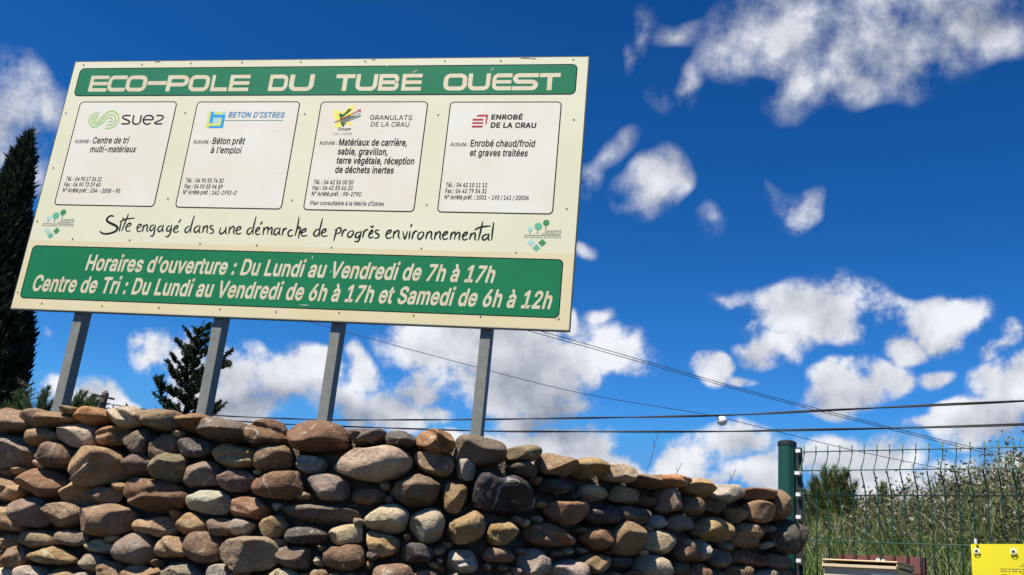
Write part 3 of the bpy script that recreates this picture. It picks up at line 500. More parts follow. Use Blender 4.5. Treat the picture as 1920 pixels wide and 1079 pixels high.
# --- flat lettering helpers
# glyph outlines as point lists, two base-62 digits per coordinate
FONT_DATA = " 5y\n'5H4F6B4B885888546B\n,5y4l344A4C584C4I34\n-7H6K606K5y4X5y4X60\n.5y4F414x464s4e4s4v4x4D4F4I4W4I544D594v5b4m594e54464W41\n/635V8k4C3q493q5t8k\n07H5R3Z5r42554e4N4x4A4X4t5t4q654t6H4B7d4O7D557W5r885R8c6h886D7W6V7D787d7g6H7j657g5t784X6V4x6E4e6i42|5R4r694u6n4D6z4S6H5c6M5B6O656M6z6H6Y6z7j6n7y697H5R7K5A7H5m7y5a7j526Y4W6z4W5B525c5a4S5m4D5A4u\n17H4E424E4t7b4t7b42|6g886g425K425J7E4J6V4J7t5D88\n27H4y424y4q6j6j6x6F6B6Q6B7e6w7p6o7y6f7E5Q7K5C7I5q7E597n557b546X4z6X4B7i4J7B4V7R5c825v895Q8c6c896v826L7R6X7D747l7772716B6V6n6v5P5g4w5g4u7b4u7b42\n37H5N3Z5r4156474P4h4B4v4s4M4o564V564X4U534K5c4B5z4s624s6g4w6r4D6z4M6F4Y6H5c6F5q6A5C6s5N6f5V5Z605i625i6s6m7E6m7G4B7G4B887288727K5K6h5K6m6a6m6w6g6O65715P7a5x7c5c7a4R714z6O4k6w486b41\n47H4m4T4m5j61886x884U5l7n5l7n4T|6j426j6B6N6B6N42\n57H5P3Z5t415a484U4i4H4w4z4N4w555155544U594K5h4C5r4w5C4s5P4r634t6g4y6r4H6z4S6E566G5l6E5B6z5P6q606f69626f5A6f5o6c54614A644O886Z886Z7G5f7G586t5h6z5F6I5T6J696H6p6C6D6v6O6l6Y68755U7a5D7b5m794Y704E6N4n6w4a6c41\n67H5R3Z5v415b494V4m4I4D4A4Y4y5l4A5E4G5X4R6k64886D885f695d695n6m5C6v5V6z6h6x6A6p6P6e715Y785F7a5j784W704C6N4m6x496d41|5R4q654s6h4x6r4G6z4R6E546G5j6E5y6z5L6r5W6h6465695R6b5D695r645h5W595L545y525j5454594R5h4G5r4x5D4s\n77H4O426E7G4x7G4x887b887b7E5m42\n87H5R3Z5t4158484Q4j4D4x4v4O4s584u5n4z5C4G5O4R5Z53665g6b4Z6j4M6w4E6N4B764E7p4L7F4X7T5d835w8a5R8c6c8a6v836L7T6X7F747p7776746N6W6w6J6j6s6a6G666S5Z7a5C7f5n7g587e4O754x6S4j6A486f41|674s6k4w6v4D6D4M6J4X6J5n6D5y6v5I6j5P665U5R5W5C5U5p5P5d5I555y4Z5n4Z4X544M5d4D5o4w5B4s|646o6f6s6w6H6C746A7g6w7q6g7F647J5E7J5t7F5j7y5c7q587g56745c6H5j6z5t6s5E6o\n97H5R8c6d896x816N7O707x787d7a6P786x726d6R5Q6A5o5E4255426t626w626m5P6f5J5X5C5N5B5r5E595L4T5X4H6c4A6w4y6S4A7e4I7y4V7P5b815v89|5R7K5D7I5r7D5h7v597k5477546D596q5h6f5r675D6165616h676r6f6z6p6E6C6G6R6E766z7k6s7v6h7D657I\n:5y4F414x464s4e4s4v4x4D4F4I4W4I544D594v5b4m594e54464W41|4O6d4F6f4x6k4s6r4s6J4x6Q4F6V4O6X4W6V546Q596J5b6A596r546k4W6f\nA7U4a425F886g887L427e426a725U7T617T5z6t4J42|4V5b4V5D715D715b\nB7I4w424w885Z886n866G7Z6W7P767B7d7l7f737e6O736s6K6f6z6b6z696M676Y61785S7h5G7n5q7p587n4Q7g4z754m6O4b6t446142|524v604v6q4x6H4G6R4T6U586S5l6N5w6F5G6v5N6i5S525T|526l6a6m6m6q6E6F6K726H7i6y7u6j7D5Y7G527G\nC896c3Z5H435f4e4S4y4B4Y4q5u4m654q6H4B7d4S7D5f7W5H886c8c6M86727Z7h7Q7u7E7E7p7M797Q6Q7k6Q7b7d6V7u6L7A6o7H6c7I5P7F5w7w5f7i526Y4U6z4S654U5B535c5f4T5w4E5Q4v6c4s6A4w6L4A6V4G7b4X7k5k7Q5k7M527E4L7u4x734b6M446v40\nD855N424O424O4v5L4v6e4x6B4G6T4V755f7d5D7g667d6y766W6T7g6C7u6g7D5O7G4N7G4N885R886p856S7T7g7B7x7c7H6G7L667H5v7x4Z7f4A6R4h6n46|528852424w424w88\nE7p4w424w887288727G527G526l6U6l6U5S525S524v744v7442\nF7l4w424w887188717G527G526h6P6h6P5P525P5242\nG8e6c3Z5G435f4f4S4y4B4Y4q5u4m654q6H4B7d4S7D5e7W5G886a8c6u8a6M86737Z7i7P7F7o7M787R6Q7k6Q7a7d6U7t6K7A6o7H6b7I5P7F5w7w5f7i526Y4U6z4S654U5B535c5f4T5w4E5Q4v6c4s6x4v6O4C734N7e527l5k7n5F7x5E6j5E6j667T667T5E7Q5b7F4L7p4r744b6F42\nH8c4w424w885288526m7c6m7c887I887I427c427c5U525U5242\nI6s4i424i4v4Z4v4Z7G4i7G4i886d886d7G5v7G5v4v6d4v6d42\nL7c4w424w885288524v6X4v6X42\nM964w424w885g886y4I6D4q6w4q6S5y7S888C888C428642877J8a7J7I6n6N426l425c6X4W7J4Z7J516n5142\nN8g4w424w8858887a4T7n4t7i4t7f5B7f887M887M4279424U7G507H526n5242\nO8l6b3Z5H435f4e4S4y4B4Y4q5u4m654q6H4B7d4S7D5f7W5H886b8c6G88787W7v7D7M7d7X6H81657X5u7M4Y7v4y784e6G43|6b4s6x4v6R4E774S7k5c7s5B7v657s6z7k6Y777i6R7w6x7F6b7I5Q7F5w7w5f7i536Y4U6z4S654U5B535c5f4S5w4E5Q4v\nP7C4w424w885W886m866I7Y6Z7L7b7v7i7b7k6Q7i6u7b6b6Z5U6I5I6m5A5W5x4V5x4V5Z5U5Z6c616r666B6e6J6p6N6C6N746J7h6B7r6q7z6c7E5U7G527G5242\nR7E4w424w885W886n866J7Y6Z7M7b7x7i7e7l6S7i6w7b6e6Z5Y6I5N6n5F5W5D4O5D4O666d676r6b6C6j6J6s6N6E6P6S6N766J7i6B7s6r7A6c7E5U7G527G5242|6T425T5T6t5T7u42\nS7D5Q3Y5q4054474M4h4y4w4p4O4l584S584V4V524K5b4B5n4v5Q4r664s6l4w6x4D6H4M6N4X6P5a6N5l6I5t6q5G54684J6n4w6F4s724v7m4D7E4R7S59835u8a5S8c6f8a6A836R7S757E7d7o7g756L756F7m6t7z6c7H5Q7J5B7I5o7E5d7y547p4Z7f4Y74506S556J5p6w6y6a6V5X755O7d5D7i5p7k597h4Q794y6W4j6E476h40\nT7E4i7G4i887o887o7G667G66425A425A7G\nU8d673Y5F415h4a4X4o4I4G4z524w5r4w885288525t545c5a4X5k4K5y4A5O4u674s6r4u6H4A6V4K744X7a5c7c5t7c887J887J5r7G527w4G7h4o6Y4a6z41\nV7U5G424a884I885M59624h5V4h6n5H7d887L886h42\nY7Q5G425G5I4a884M885W6a635T5Q5T6i6O77887I886c5I6c42\na7b533Z4N444A4d4q4o4j4D4h4U4j594o5k4v5u4F5B4Q5G6b5V6g666f6h666y5Y6D5O6G5p6G5f6D4Z6s4Q6f4m6o4v6D4F6P4S6Y56745M7869726l6W6v6O6D6C6J6n6K426g426g4s6e4s644e5M435z3Z|5F4q5S4v624D6a4N6e4X6g596g5z615t5h5m4Y5f4S5a4N524N4J4X4w554s5e4q\nb7s5T3Y5D3Z5g4a4Z4v4W4v4W424s424s884X884X6C4Z6C5g6W5C775T786f756y6W6P6I716o79607b5y7956714I6P4p6z4a6f41|5O4p644s6i4z6s4K6A4Y6F5f6F5S6A696s6n6i6y646F5O6H5y6F5l6y5a6n52694Y5S4W5z4Y5f534Y5a4J5l4y5y4s\nc7e5I3Y5j414Y4a4H4p4u4J4m564j5y4m604u6o4H6H4Y6W5j755I7868756v6U6M6D6X6g6t696n6n6d6x5Z6E5I6H5q6E5d6x526m4U674O5y4Q5f4U4Z524K5d4z5q4s5I4p674v6j4E6o4K6u4Z6X4R6T4F6N4u6v4d6k465V3Z\nd7s5C3Y5f414W4a4G4p4t4I4m564j5y4m604t6o4G6I4W6W5f755C785S776e6W6v6C6x6C6x88728872426y426y4v6v4v6e4a5S3Z|5G4p5W4s6a4y6k4J6s4Y6w5f6y5z6w5S6s696k6n6a6y5W6F5G6H5q6F5c6y526n4U694Q5S4O5z4Q5f4U4Y524K5d4z5q4s\ne7i5K3Y5k414Y4a4H4p4u4I4m564j5x4m5Z4u6n4G6H4Y6W5i755H785W776b736p6W6C6M6M6z6V6j705Z725p4D5p4D5O6L5O6x5F6v5X6r6c6j6p696z5W6F5H6H5r6F5d6z526p4U6d4Q5Z4O5t4Q594V4T544G5g4x5u4r5K4p654s6l4C6r4K6v4T6Y4L6T4y6K4m6y4c6j44633Z\nf655S765S6G456G4576|4G424G7w4I7L4O7X4X86588d5k8i5H8j5Z8e5S7O5B7R5p7P5h7K5c7B5b42\ng7t5H2P5o2Q572U4H394r3t4R3I513v5h3k5t3g5H3f623i6j3q6u3F6y3Z6y4A6v4A6e4g644a5S465B445g474W4f4G4t4u4L4m584j5A4m614t6p4G6I4W6W5g755C785S776f6W6s6I6w6B6z6B6z767276723Y6Z3B6R3j6E356n2W632R|5G4w5W4y6a4E6k4N6s516x5h6x5T6s6a6k6o6a6y5X6F5G6H5q6F5d6y526n4U694Q5T4O5A4U51524O5d4E5q4y\nh7l4X424s424s884X884X6m4R6m526I5g6X5y755S786a766q706D6Q6M6C6T6k6V5Y6V426q426q5W6n6f6e6u616D5J6H5k6B536j4Y67\ni5n4s424s764X764X42|4I7B4A7D4t7H4o7O4o834t8a4A8e4I8g4Q8e4X8a5283527O4X7H4Q7D\nj5n4s764X764X3N4V3x4R3j4J384y2Z4l2U3X2T3X3l4e3m4m3s4r3B|4I7B4A7D4t7H4o7O4m7W4o834t8a4A8e4I8g4Q8e4X8a537W517O4X7H4Q7D\nk764V584V5K505K6k766W765w5E5t5E|4s424s884X884X42|6p425e5x5A5S7242\nl5z4Q444D4c4v4q4s4I4s884X884Y4E504x554t5p4t5u435f41\nm8X4s424s764W764W6q4U6q4Z6E566P5f6Y5q745C785O7967766m6W6w6I6C6p6y6p6D6C6L6O6U6X7k787y797O7783728f6T8o6G8u6q8w668w42824282657Z6n7Q6y7E6F7p6H7d6G736C6P6n6L6d6K426f426f686c6m646y5T6F5E6H5t6G5j6C5a6w536n4Y6b4X42\nn7l4X424s424s764W764W6m4R6m526I5g6X5y755S786a766p706C6Q6M6C6S6k6V5Y6V426q426q5W6n6f6e6u616D5J6H5k6B536j4Y67\no7o5I3Y5j414Y4a4H4p4u4J4m564j5y4m604u6o4H6H4Y6W5j755I7866756r6W6J6H6W6o7460775y74566W4J6J4p6r4a6641|5I4p5Z4s6d4z6o4K6w4Z6A5f6C5y6w676o6m6d6x5Z6E5I6H5q6E5d6x526m4U674O5y4Q5f4U4Z524K5d4z5q4s\np7s4s2T4s764W764W6C4Z6C5g6W5C775T786f756y6W6P6I716o79607b5y7956714I6P4p6z4a6f415T3Y5D3Z5g4a4Z4v4X4v4X2T|5O4p644s6i4z6s4K6A4Y6F5f6F5S6A696s6n6i6y646F5O6H5y6F5l6y5a6n52694Y5S4W5z4Y5f534Y5a4J5l4y5y4s\nq7s722T6x2T6x4v6v4v6e4a5S3Z5C3Y5f414W4a4G4p4t4I4m564j5y4m604t6o4G6I4W6W5f755C785S776e6W6v6C6y6C6y767276|5G4p5W4s6a4y6k4J6s4Y6w5f6y5z6w5S6s696k6n6a6y5W6F5G6H5q6F5c6y526n4U694Q5S4O5z4Q5f4U4Y524K5d4z5q4s\nr684s424s764W764W6C4Y6C556P5g705u766078606D5H6F5k6z5a6t536k4Y694X42\ns6Y5v3Y5c3Z4W444I4b4x4l4p4y4k4N4N4T4T4G524w5f4r5v4p5M4r604x694G6c4R6a5065585W5e5f5p4S5x4C5I4t5X4p6f4s6u4z6I4J6T4Y715e765y785Q7765726i6V6r6M6z6A6E6n6c6h676r5Z6A5O6G5y6I5i6G556A4X6s4U6h4W6752605c5U5q5P5T5J6f5B6v5q6E5b6I4T6F4D6y4q6n4e68455Q40\nt5S5G765G6G456G4576|4y7Q537Q544E584x5f4s5F4t5L435o4052434M4d4C4s4y4M\nu7l5v3Z5d414X474K4h4B4v4u4N4s594s764X764X5c504S584D5m4u5E4r634x6c4E6k4O6o516q5g6q766V766V426r426r4M6w4M6l4p674a5P42\nv7b5l424b764I765n5i5H4c5w4c5Q5i6u7672765R42\nx754c425q5N5q5q4g764Q765I5H5s5H5V6v6j766S765I5o5I5L6V426l425q5v5G5v5e4J4M42\nz764n424n4p656D4q6D4q766I766I6H534w534u6L4u6L42\n°6A546l4Q6r4F6A4v6M4p704p7u4v7I4F7U4Q8354885j8a5y885M835Y7U677I6c7u6e7f6c70676M5Y6A5M6r5y6l|5s6K5G6S5O765O7n5L7v5z7G5s7K5b7K4X7B4O7n4O764X6S536N5b6K\nÉ7p4w424w887288727G527G526l6U6l6U5S525S524v744v7442|5z8x5X9l6v9l5Z8x\nà7b533Z4N444A4d4q4o4j4D4h4U4j594o5k4v5u4F5B4Q5G6b5V6g666f6h666y5Y6D5O6G5p6G5f6D4Z6s4Q6f4m6o4v6D4F6P4S6Y56745M7869726l6W6v6O6D6C6J6n6K426g426g4s6e4s644e5M435z3Z|5F4q5S4v624D6a4N6e4X6g596g5z615t5h5m4Y5f4S5a4N524N4J4X4w554s5e4q|5n7u4Q8j5o8j5M7u\nè7i5K3Y5k414Y4a4H4p4u4I4m564j5x4m5Z4u6n4G6H4Y6W5i755H785W776b736p6W6C6M6M6z6V6j705Z725p4D5p4D5O6L5O6x5F6v5X6r6c6j6p696z5W6F5H6H5r6F5d6z526p4U6d4Q5Z4O5t4Q594V4T544G5g4x5u4r5K4p654s6l4C6r4K6v4T6Y4L6T4y6K4m6y4c6j44633Z|5u7u4X8j5v8j5T7u\né7i5K3Y5k414Y4a4H4p4u4I4m564j5x4m5Z4u6n4G6H4Y6W5i755H785W776b736p6W6C6M6M6z6V6j705Z725p4D5p4D5O6L5O6x5F6v5X6r6c6j6p696z5W6F5H6H5r6F5d6z526p4U6d4Q5Z4O5t4Q594V4T544G5g4x5u4r5K4p654s6l4C6r4K6v4T6Y4L6T4y6K4m6y4c6j44633Z|5s7u5Q8j6o8j5S7u\nê7i5K3Y5k414Y4a4H4p4u4I4m564j5x4m5Z4u6n4G6H4Y6W5i755H785W776b736p6W6C6M6M6z6V6j705Z725p4D5p4D5O6L5O6x5F6v5X6r6c6j6p696z5W6F5H6H5r6F5d6z526p4U6d4Q5Z4O5t4Q594V4T544G5g4x5u4r5K4p654s6l4C6r4K6v4T6Y4L6T4y6K4m6y4c6j44633Z|5h7y4N7z5r8j5U8j6z7y647y5G82\n’5s4s6B4H885f884P6B"
_A = {c: i for i, c in enumerate("0123456789abcdefghijklmnopqrstuvwxyzABCDEFGHIJKLMNOPQRSTUVWXYZ")}
def _dec(t): return [(_A[t[i]] * 62 + _A[t[i + 1]] - 250) / 500 for i in range(0, len(t), 2)]
def _area(l): return sum(l[i - 1][0] * l[i][1] - l[i][0] * l[i - 1][1] for i in range(len(l))) / 2
def _font(src):
    o = {}
    for ln in src.split('\n'):
        ch, adv, rest = ln[0], _dec(ln[1:3])[0], ln[3:]; loops = []
        for lp in rest.split('|'):
            v = _dec(lp)
            if v: l = [(v[i], v[i + 1]) for i in range(0, len(v), 2)]; loops.append(l if _area(l) > 0 else l[::-1])
        if ch in 'ij': loops = [[(x, y + .036) for x, y in l] if min(q[1] for q in l) > .39 else l for l in loops]
        if ch == 'D':
            arc_ = [(109, 0), (145, 4), (175, 15), (199, 34), (217, 59), (227, 91), (231, 128), (227, 164), (217, 196), (200, 221), (176, 239), (147, 251), (113, 254)]
            inn = [(107, 29), (136, 31), (159, 40), (177, 55), (189, 75), (197, 99), (200, 128), (197, 156), (190, 180), (177, 200), (160, 214), (138, 223), (110, 226)]
            loops = [[(x / 500, y / 500) for x, y in l] for l in ([(30, 0)] + arc_ + [(30, 254)], [(62, 29)] + inn + [(62, 226)])]
        o[ch] = (adv, loops)
    return o
FONT = _font(FONT_DATA); _gc = {}
def glyph_tri(ch, bold):                     # filled outline plus a ribbon along it that thickens the strokes
    if (ch, bold) in _gc: return _gc[ch, bold]
    loops = FONT[ch][1]; pts, tri = [], []
    if loops:                                # let a flat curve fill the outline, holes included
        c = bpy.data.curves.new('glyph', 'CURVE'); c.dimensions = '2D'; c.fill_mode = 'FRONT'
        for l in loops:
            sp_ = c.splines.new('POLY'); sp_.points.add(len(l) - 1); sp_.use_cyclic_u = True
            for q, (a, b) in zip(sp_.points, l): q.co = (a, b, 0, 1)
        o = bpy.data.objects.new('glyph', c); COL.objects.link(o); bpy.context.view_layer.update()
        m = o.evaluated_get(bpy.context.evaluated_depsgraph_get()).to_mesh()
        pts = [(v.co.x, v.co.y, 0) for v in m.vertices]; tri = [tuple(f.vertices) for f in m.polygons]
        bpy.data.objects.remove(o); bpy.data.curves.remove(c)
    if bold > 0:
        for l in loops:
            n = len(l)
            for i in range(n):
                a, b = np.array(l[i]), np.array(l[(i + 1) % n]); u = b - a; ln = np.linalg.norm(u)
                if ln < 1e-6: continue
                u /= ln; m = np.array([-u[1], u[0]]) * bold; a = a - u * bold * .55; b = b + u * bold * .55; z = 1 + (i % 2) + (2 if (n % 2 and i == n - 1) else 0); b0 = len(pts)
                pts += [(*(a - m), z), (*(b - m), z), (*(b + m), z), (*(a + m), z)]; tri.append((b0, b0 + 1, b0 + 2, b0 + 3))
    _gc[ch, bold] = pts, tri; return pts, tri
def text_geo(body, bold=0.0, space=1.0):
    x = 0; v, f = [], []
    for ch in body:
        pts, tr = glyph_tri(ch, bold); b0 = len(v); v += [(a + x, b, z) for a, b, z in pts]; f += [tuple(b0 + i for i in t) for t in tr]; x += (FONT[ch][0] + bold) * space
    return np.array(v), f
CAPH = text_geo('H')[0][:, 1].max()
def put_text(b, body, a, z, cap, bold=0.0, sh0=0.0, sh1=None, off=.006, mi=0, space=1.0, mp=None):
    # a: baseline start, z: baseline end, both seen in the photograph; cap: capital height there
    mp = mp or sp
    v, f = text_geo(body, {-.004: .0, -.002: .006, 0: .010, .002: .014, .004: .018, .006: .020, .008: .024, .01: .010, .016: .023, .02: .024, .03: .034}[bold], space); A, Z = mp(*a), mp(*z); sh1 = sh0 if sh1 is None else sh1
    H = np.linalg.norm(mp(a[0], a[1] - cap) - A)
    u = (v[:, 0] - v[:, 0].min()) / np.ptp(v[:, 0]); t = v[:, 1] / CAPH
    P = A + np.outer(u, Z - A); P[:, 1] += t * H; P[:, 0] += t * H * (sh0 + (sh1 - sh0) * u)
    b.add([S3(q, off + z * .0004) for q, z in zip(P, v[:, 2])], f, mi)
def poly(b, pts, off=.006, mi=0): b.add([S3(sp(*q), off) for q in pts], [tuple(range(len(pts)))[::-1]], mi)
def strip2(b, pts, w, off, mi=0, closed=False, p3=None):      # ribbon of width w (per point) along plane points
    pts = [np.asarray(q, float) for q in pts]; n = len(pts); ww = w if hasattr(w, '__len__') else [w] * n; L, R = [], []
    for i in range(n):
        a = pts[(i - 1) % n] if closed else pts[max(i - 1, 0)]; c = pts[(i + 1) % n] if closed else pts[min(i + 1, n - 1)]
        t = nrm(c - a); m = np.array([-t[1], t[0]]); L.append(pts[i] + m * ww[i] / 2); R.append(pts[i] - m * ww[i] / 2)
    p3 = p3 or S3
    b.add([p3(q, off) for q in L + R], [(i, (i + 1) % n, n + (i + 1) % n, n + i)[::-1] for i in range(n if closed else n - 1)], mi)
def sm(pts, k=6): return catmull([np.array(q, float) for q in pts], k)
def rrect(s0, z0, s1, z1, r, n=6):
    o = []
    for cx, cz, a in ((s1 - r, z0 + r, -90), (s1 - r, z1 - r, 0), (s0 + r, z1 - r, 90), (s0 + r, z0 + r, 180)):
        for k in range(n + 1): t = math.radians(a + 90 * k / n); o.append((cx + r * math.cos(t), cz + r * math.sin(t)))
    return o
def band(name, tl, tr, br, bl, r, fill, line, off=.004, parent=board):
    q = [sp(*c) for c in (tl, tr, br, bl)]; s0, s1 = (q[0][0] + q[3][0]) / 2, (q[1][0] + q[2][0]) / 2; z1, z0 = (q[0][1] + q[1][1]) / 2, (q[2][1] + q[3][1]) / 2
    b = MB(); o = rrect(s0, z0, s1, z1, r); b.add([S3(x, off) for x in o], [tuple(range(len(o)))], 0)
    strip2(b, [np.array(x) for x in o], line, off + .002, 1, True)
    return b.build(name, [fill, m_black], parent)
# lower, more yellowed sheet and a yellowed strip along the top
b = MB(); q0, q1 = sp(55, 452), sp(1072, 474); zl = (q0[1] + q1[1]) / 2
b.add([S3(q, .002) for q in ((S0 + .004, Z0 + .004), (S1 - .004, Z0 + .004), (S1 - .004, zl), (S0 + .004, zl))], [(0, 1, 2, 3)]); b.build('lower_sheet', m_tan, board)
# screws
for px, py in ((157,122),(266,121),(358,119),(454,117),(564,116.2),(684.7,115),(833.7,114.5),(938.6,113.8),(1074.7,112),(123.9,212.4),(347,211.7),(571.4,213.9),(821.4,215.7),(1075.9,224.6),(100,314.8),(314.8,373),(547.6,375.4),(800,384.6),(1062.5,391.6),(69.7,415.3),(136.1,448.3),(243.2,450.5),(375,456.6),(481.2,460),(621.7,464.2),(790.2,466),(967.3,474),(33.6,548.3),(78.6,569.4),(191.5,574.3),(298,577.4),(412.4,579.9),(517.6,585),(635.7,586.6),(775.5,591.5),(901,594.2),(1047.8,598.2)):
    q = sp(px, py); n = 8; ring = [(q[0] + .0055 * math.cos(2 * math.pi * k / n), q[1] + .0055 * math.sin(2 * math.pi * k / n)) for k in range(n)]
    sc = MB(); vs = [S3(x, .003) for x in ring] + [S3((q[0] + (x[0] - q[0]) * .7, q[1] + (x[1] - q[1]) * .7), .003) + SN * .0035 for x in ring]
    sc.add(vs, [(k, (k + 1) % n, n + (k + 1) % n, n + k) for k in range(n)] + [tuple(range(n, 2 * n))]); sc.build('screw_head', m_edge, board)
# chips along the top edge and scratches in the film
ch_ = MB(); rs = random.Random(9)
for px, py, l_, a_ in ((985,109.5,.05,0),(1000,110.5,.03,.2),(296,116.5,.035,0),(700,112.4,.02,0),(1043,600,.008,.6)):
    q = sp(px, py); n = 7; ch_.add([S3((q[0] + l_ * math.cos(2 * math.pi * k / n) * rs.uniform(.6, 1), q[1] + .004 * math.sin(2 * math.pi * k / n) * rs.uniform(.5, 1)), .009) for k in range(n)], [tuple(range(n))])
ch_.build('chipped_edge', m_edge, board)
sk = MB()
for px, py, dx, dy in ((584,150,4,-14),(583,165,1,-6),(722,127,9,-7),(918,134,10,-8),(585,487,2,-8),(620,512,1,-5),(864,584,2,1),(992,573,6,1),(560,572,22,1),(240,575,5,0),(512,247,14,-3),(510,326,24,-1),(700,252,12,-4)):
    a, b_ = sp(px, py), sp(px + dx, py + dy); t = nrm(b_ - a); m = np.array([-t[1], t[0]]) * .0022; sk.add([S3(q, .0095) for q in (a, (a + b_) / 2 + m, b_, (a + b_) / 2 - m)], [(0, 1, 2, 3)])
sk.build('scratches', mat('bare_scratch', (.72, .72, .62), .6), board)
# --- header band with wide rounded capitals
hb = band('header_band', (150.5, 129), (1082, 121.3), (1078.5, 177.6), (140, 179.3), .036, m_green2, .007)
def arc(c, r, a0, a1, n=7): return [(c[0] + r * math.cos(math.radians(a0 + (a1 - a0) * k / n)), c[1] + r * math.sin(math.radians(a0 + (a1 - a0) * k / n))) for k in range(n + 1)]
T = .235; AS = 1.22                             # stroke, width of a letter box in cap heights
def glyph(ch):
    W_ = AS; h = T / 2; r = .24; P_, S_ = [], []
    if ch == 'E': P_ = [[(0, 0), (T, 0), (T, 1), (0, 1)]] + [[(T, y), (W_, y), (W_, y + T * .92), (T, y + T * .92)] for y in (0, .5 - T * .46, 1 - T * .92)]
    elif ch == 'e':
        S_ = [([(W_, 1 - h)] + arc((h + r, 1 - h - r), r, 90, 180) + arc((h + r, h + r), r, 180, 270) + [(W_, h)], 0)]; P_ = [[(T * 1.02, .5 - T * .42), (W_ * .97, .5 - T * .42), (W_ * .97, .5 + T * .42), (T * 1.02, .5 + T * .42)]]
    elif ch == 'C': S_ = [([(W_, 1 - h)] + arc((h + r, 1 - h - r), r, 90, 180) + arc((h + r, h + r), r, 180, 270) + [(W_, h)], 0)]
    elif ch == 'O': S_ = [(arc((W_ - h - r, 1 - h - r), r, 0, 90) + arc((h + r, 1 - h - r), r, 90, 180) + arc((h + r, h + r), r, 180, 270) + arc((W_ - h - r, h + r), r, 270, 360), 1)]
    elif ch == '-': P_ = [[(0, .40), (W_, .40), (W_, .64), (0, .64)]]
    elif ch == 'U': S_ = [([(h, 1)] + arc((h + r, h + r), r, 180, 270) + arc((W_ - h - r, h + r), r, 270, 360) + [(W_ - h, 1)], 0)]
    elif ch == 'L': P_ = [[(0, 0), (T, 0), (T, 1), (0, 1)], [(T, 0), (W_, 0), (W_, T), (T, T)]]
    elif ch == 'T': P_ = [[(0, 1 - T), (W_, 1 - T), (W_, 1), (0, 1)], [(W_ / 2 - .14, 0), (W_ / 2 + .14, 0), (W_ / 2 + .14, 1 - T), (W_ / 2 - .14, 1 - T)]]
    elif ch == 'D': P_ = [[(0, 0), (T, 0), (T, 1), (0, 1)]]; S_ = [([(T, 1 - h)] + arc((W_ - h - r, 1 - h - r), r, 90, 0) + arc((W_ - h - r, h + r), r, 0, -90) + [(T, h)], 0)]
    elif ch == 'P': P_ = [[(0, 0), (T, 0), (T, 1), (0, 1)]]; rr = (1 - h - .42) / 2; S_ = [([(T, 1 - h)] + arc((W_ - h - rr, 1 - h - rr), rr, 90, -90, 12) + [(T, .42)], 0)]
    elif ch == 'B':
        P_ = [[(0, 0), (T, 0), (T, 1), (0, 1)]]; rr = (1 - h - .5) / 2
        S_ = [([(T, 1 - h)] + arc((W_ - h - rr - .02, 1 - h - rr), rr, 90, -70, 10), 0), ([(T, .5)] + [(W_ - h - rr, .5)] + arc((W_ - h - rr, h + rr), rr, 90, -90, 10)[1:] + [(T, h)], 0)]
    elif ch == 'S': rr = (1 - T) / 4; S_ = [([(W_, 1 - h)] + arc((h + rr, 1 - h - rr), rr, 90, 270, 12) + arc((W_ - h - rr, h + rr), rr, 90, -90, 12) + [(0, h)], 0)]
    return P_, S_
hl = MB()
for k, (ch, x0, x1) in enumerate((('E',168.5,202.5),('C',203,236.5),('O',236.5,275.5),('-',277,312),('P',313,353.5),('O',354.5,393),('L',396.5,427.5),('E',430.5,467.5),('D',504.5,539.5),('U',542.5,588.5),('T',629,664.5),('U',667,707.5),('B',710,748),('E',753.5,790.5),('O',831.5,875.5),('U',877.5,919),('e',923,959.5),('S',961,1009),('T',1011,1050))):
    f_ = lambda x, top: sp(x, (142.6 - (x - 168) * .0058) if top else (172.4 - (x - 168) * .0032))
    zt = (f_(x0, 1)[1] + f_(x1, 1)[1]) / 2; zb = (f_(x0, 0)[1] + f_(x1, 0)[1]) / 2; s0 = sp(x0, 157)[0]; s1 = sp(x1, 157)[0]
    P_, S_ = glyph(ch); M = lambda q: (s0 + q[0] / AS * (s1 - s0), zb + q[1] * (zt - zb))
    kx = (s1 - s0) / AS; kz = zt - zb
    for g in P_: hl.add([S3(M(q), .008 + (k % 2) * .0004) for q in g], [tuple(range(len(g)))])
    for g, cl in S_:
        pts = [np.array(q) for q in g]; n = len(pts); L, R = [], []
        for i in range(n):
            a = pts[(i - 1) % n] if cl else pts[max(i - 1, 0)]; c = pts[(i + 1) % n] if cl else pts[min(i + 1, n - 1)]
            t = nrm(c - a); m = np.array([-t[1], t[0]]); L.append(pts[i] + m * T / 2); R.append(pts[i] - m * T / 2)
        hl.add([S3(M(q), .0082) for q in L + R], [(i, (i + 1) % n, n + (i + 1) % n, n + i)[::-1] for i in range(n if cl else n - 1)])
hl.add([S3(sp(*q), .008) for q in ((772, 136.5), (786, 130), (776, 136.5))], [(0, 1, 2)])
hl.build('lettering', m_let, hb)
# --- opening hours band
ob = band('opening_hours_band', (62.5, 461), (1055.3, 487.5), (1048, 595.5), (37, 559.5), .032, m_green, .007)
b = MB()
put_text(b, "Horaires d\u2019ouverture : Du Lundi au Vendredi de 7h \u00e0 17h", (159.5, 506.3), (924, 530), 26.8, .016, .09, .20, .008)
put_text(b, "Centre de Tri : Du Lundi au Vendredi de 6h \u00e0 17h et Samedi de 6h \u00e0 12h", (58.5, 544.8), (1031, 579), 27.3, .016, .09, .20, .008)
b.build('lettering', m_let, ob)
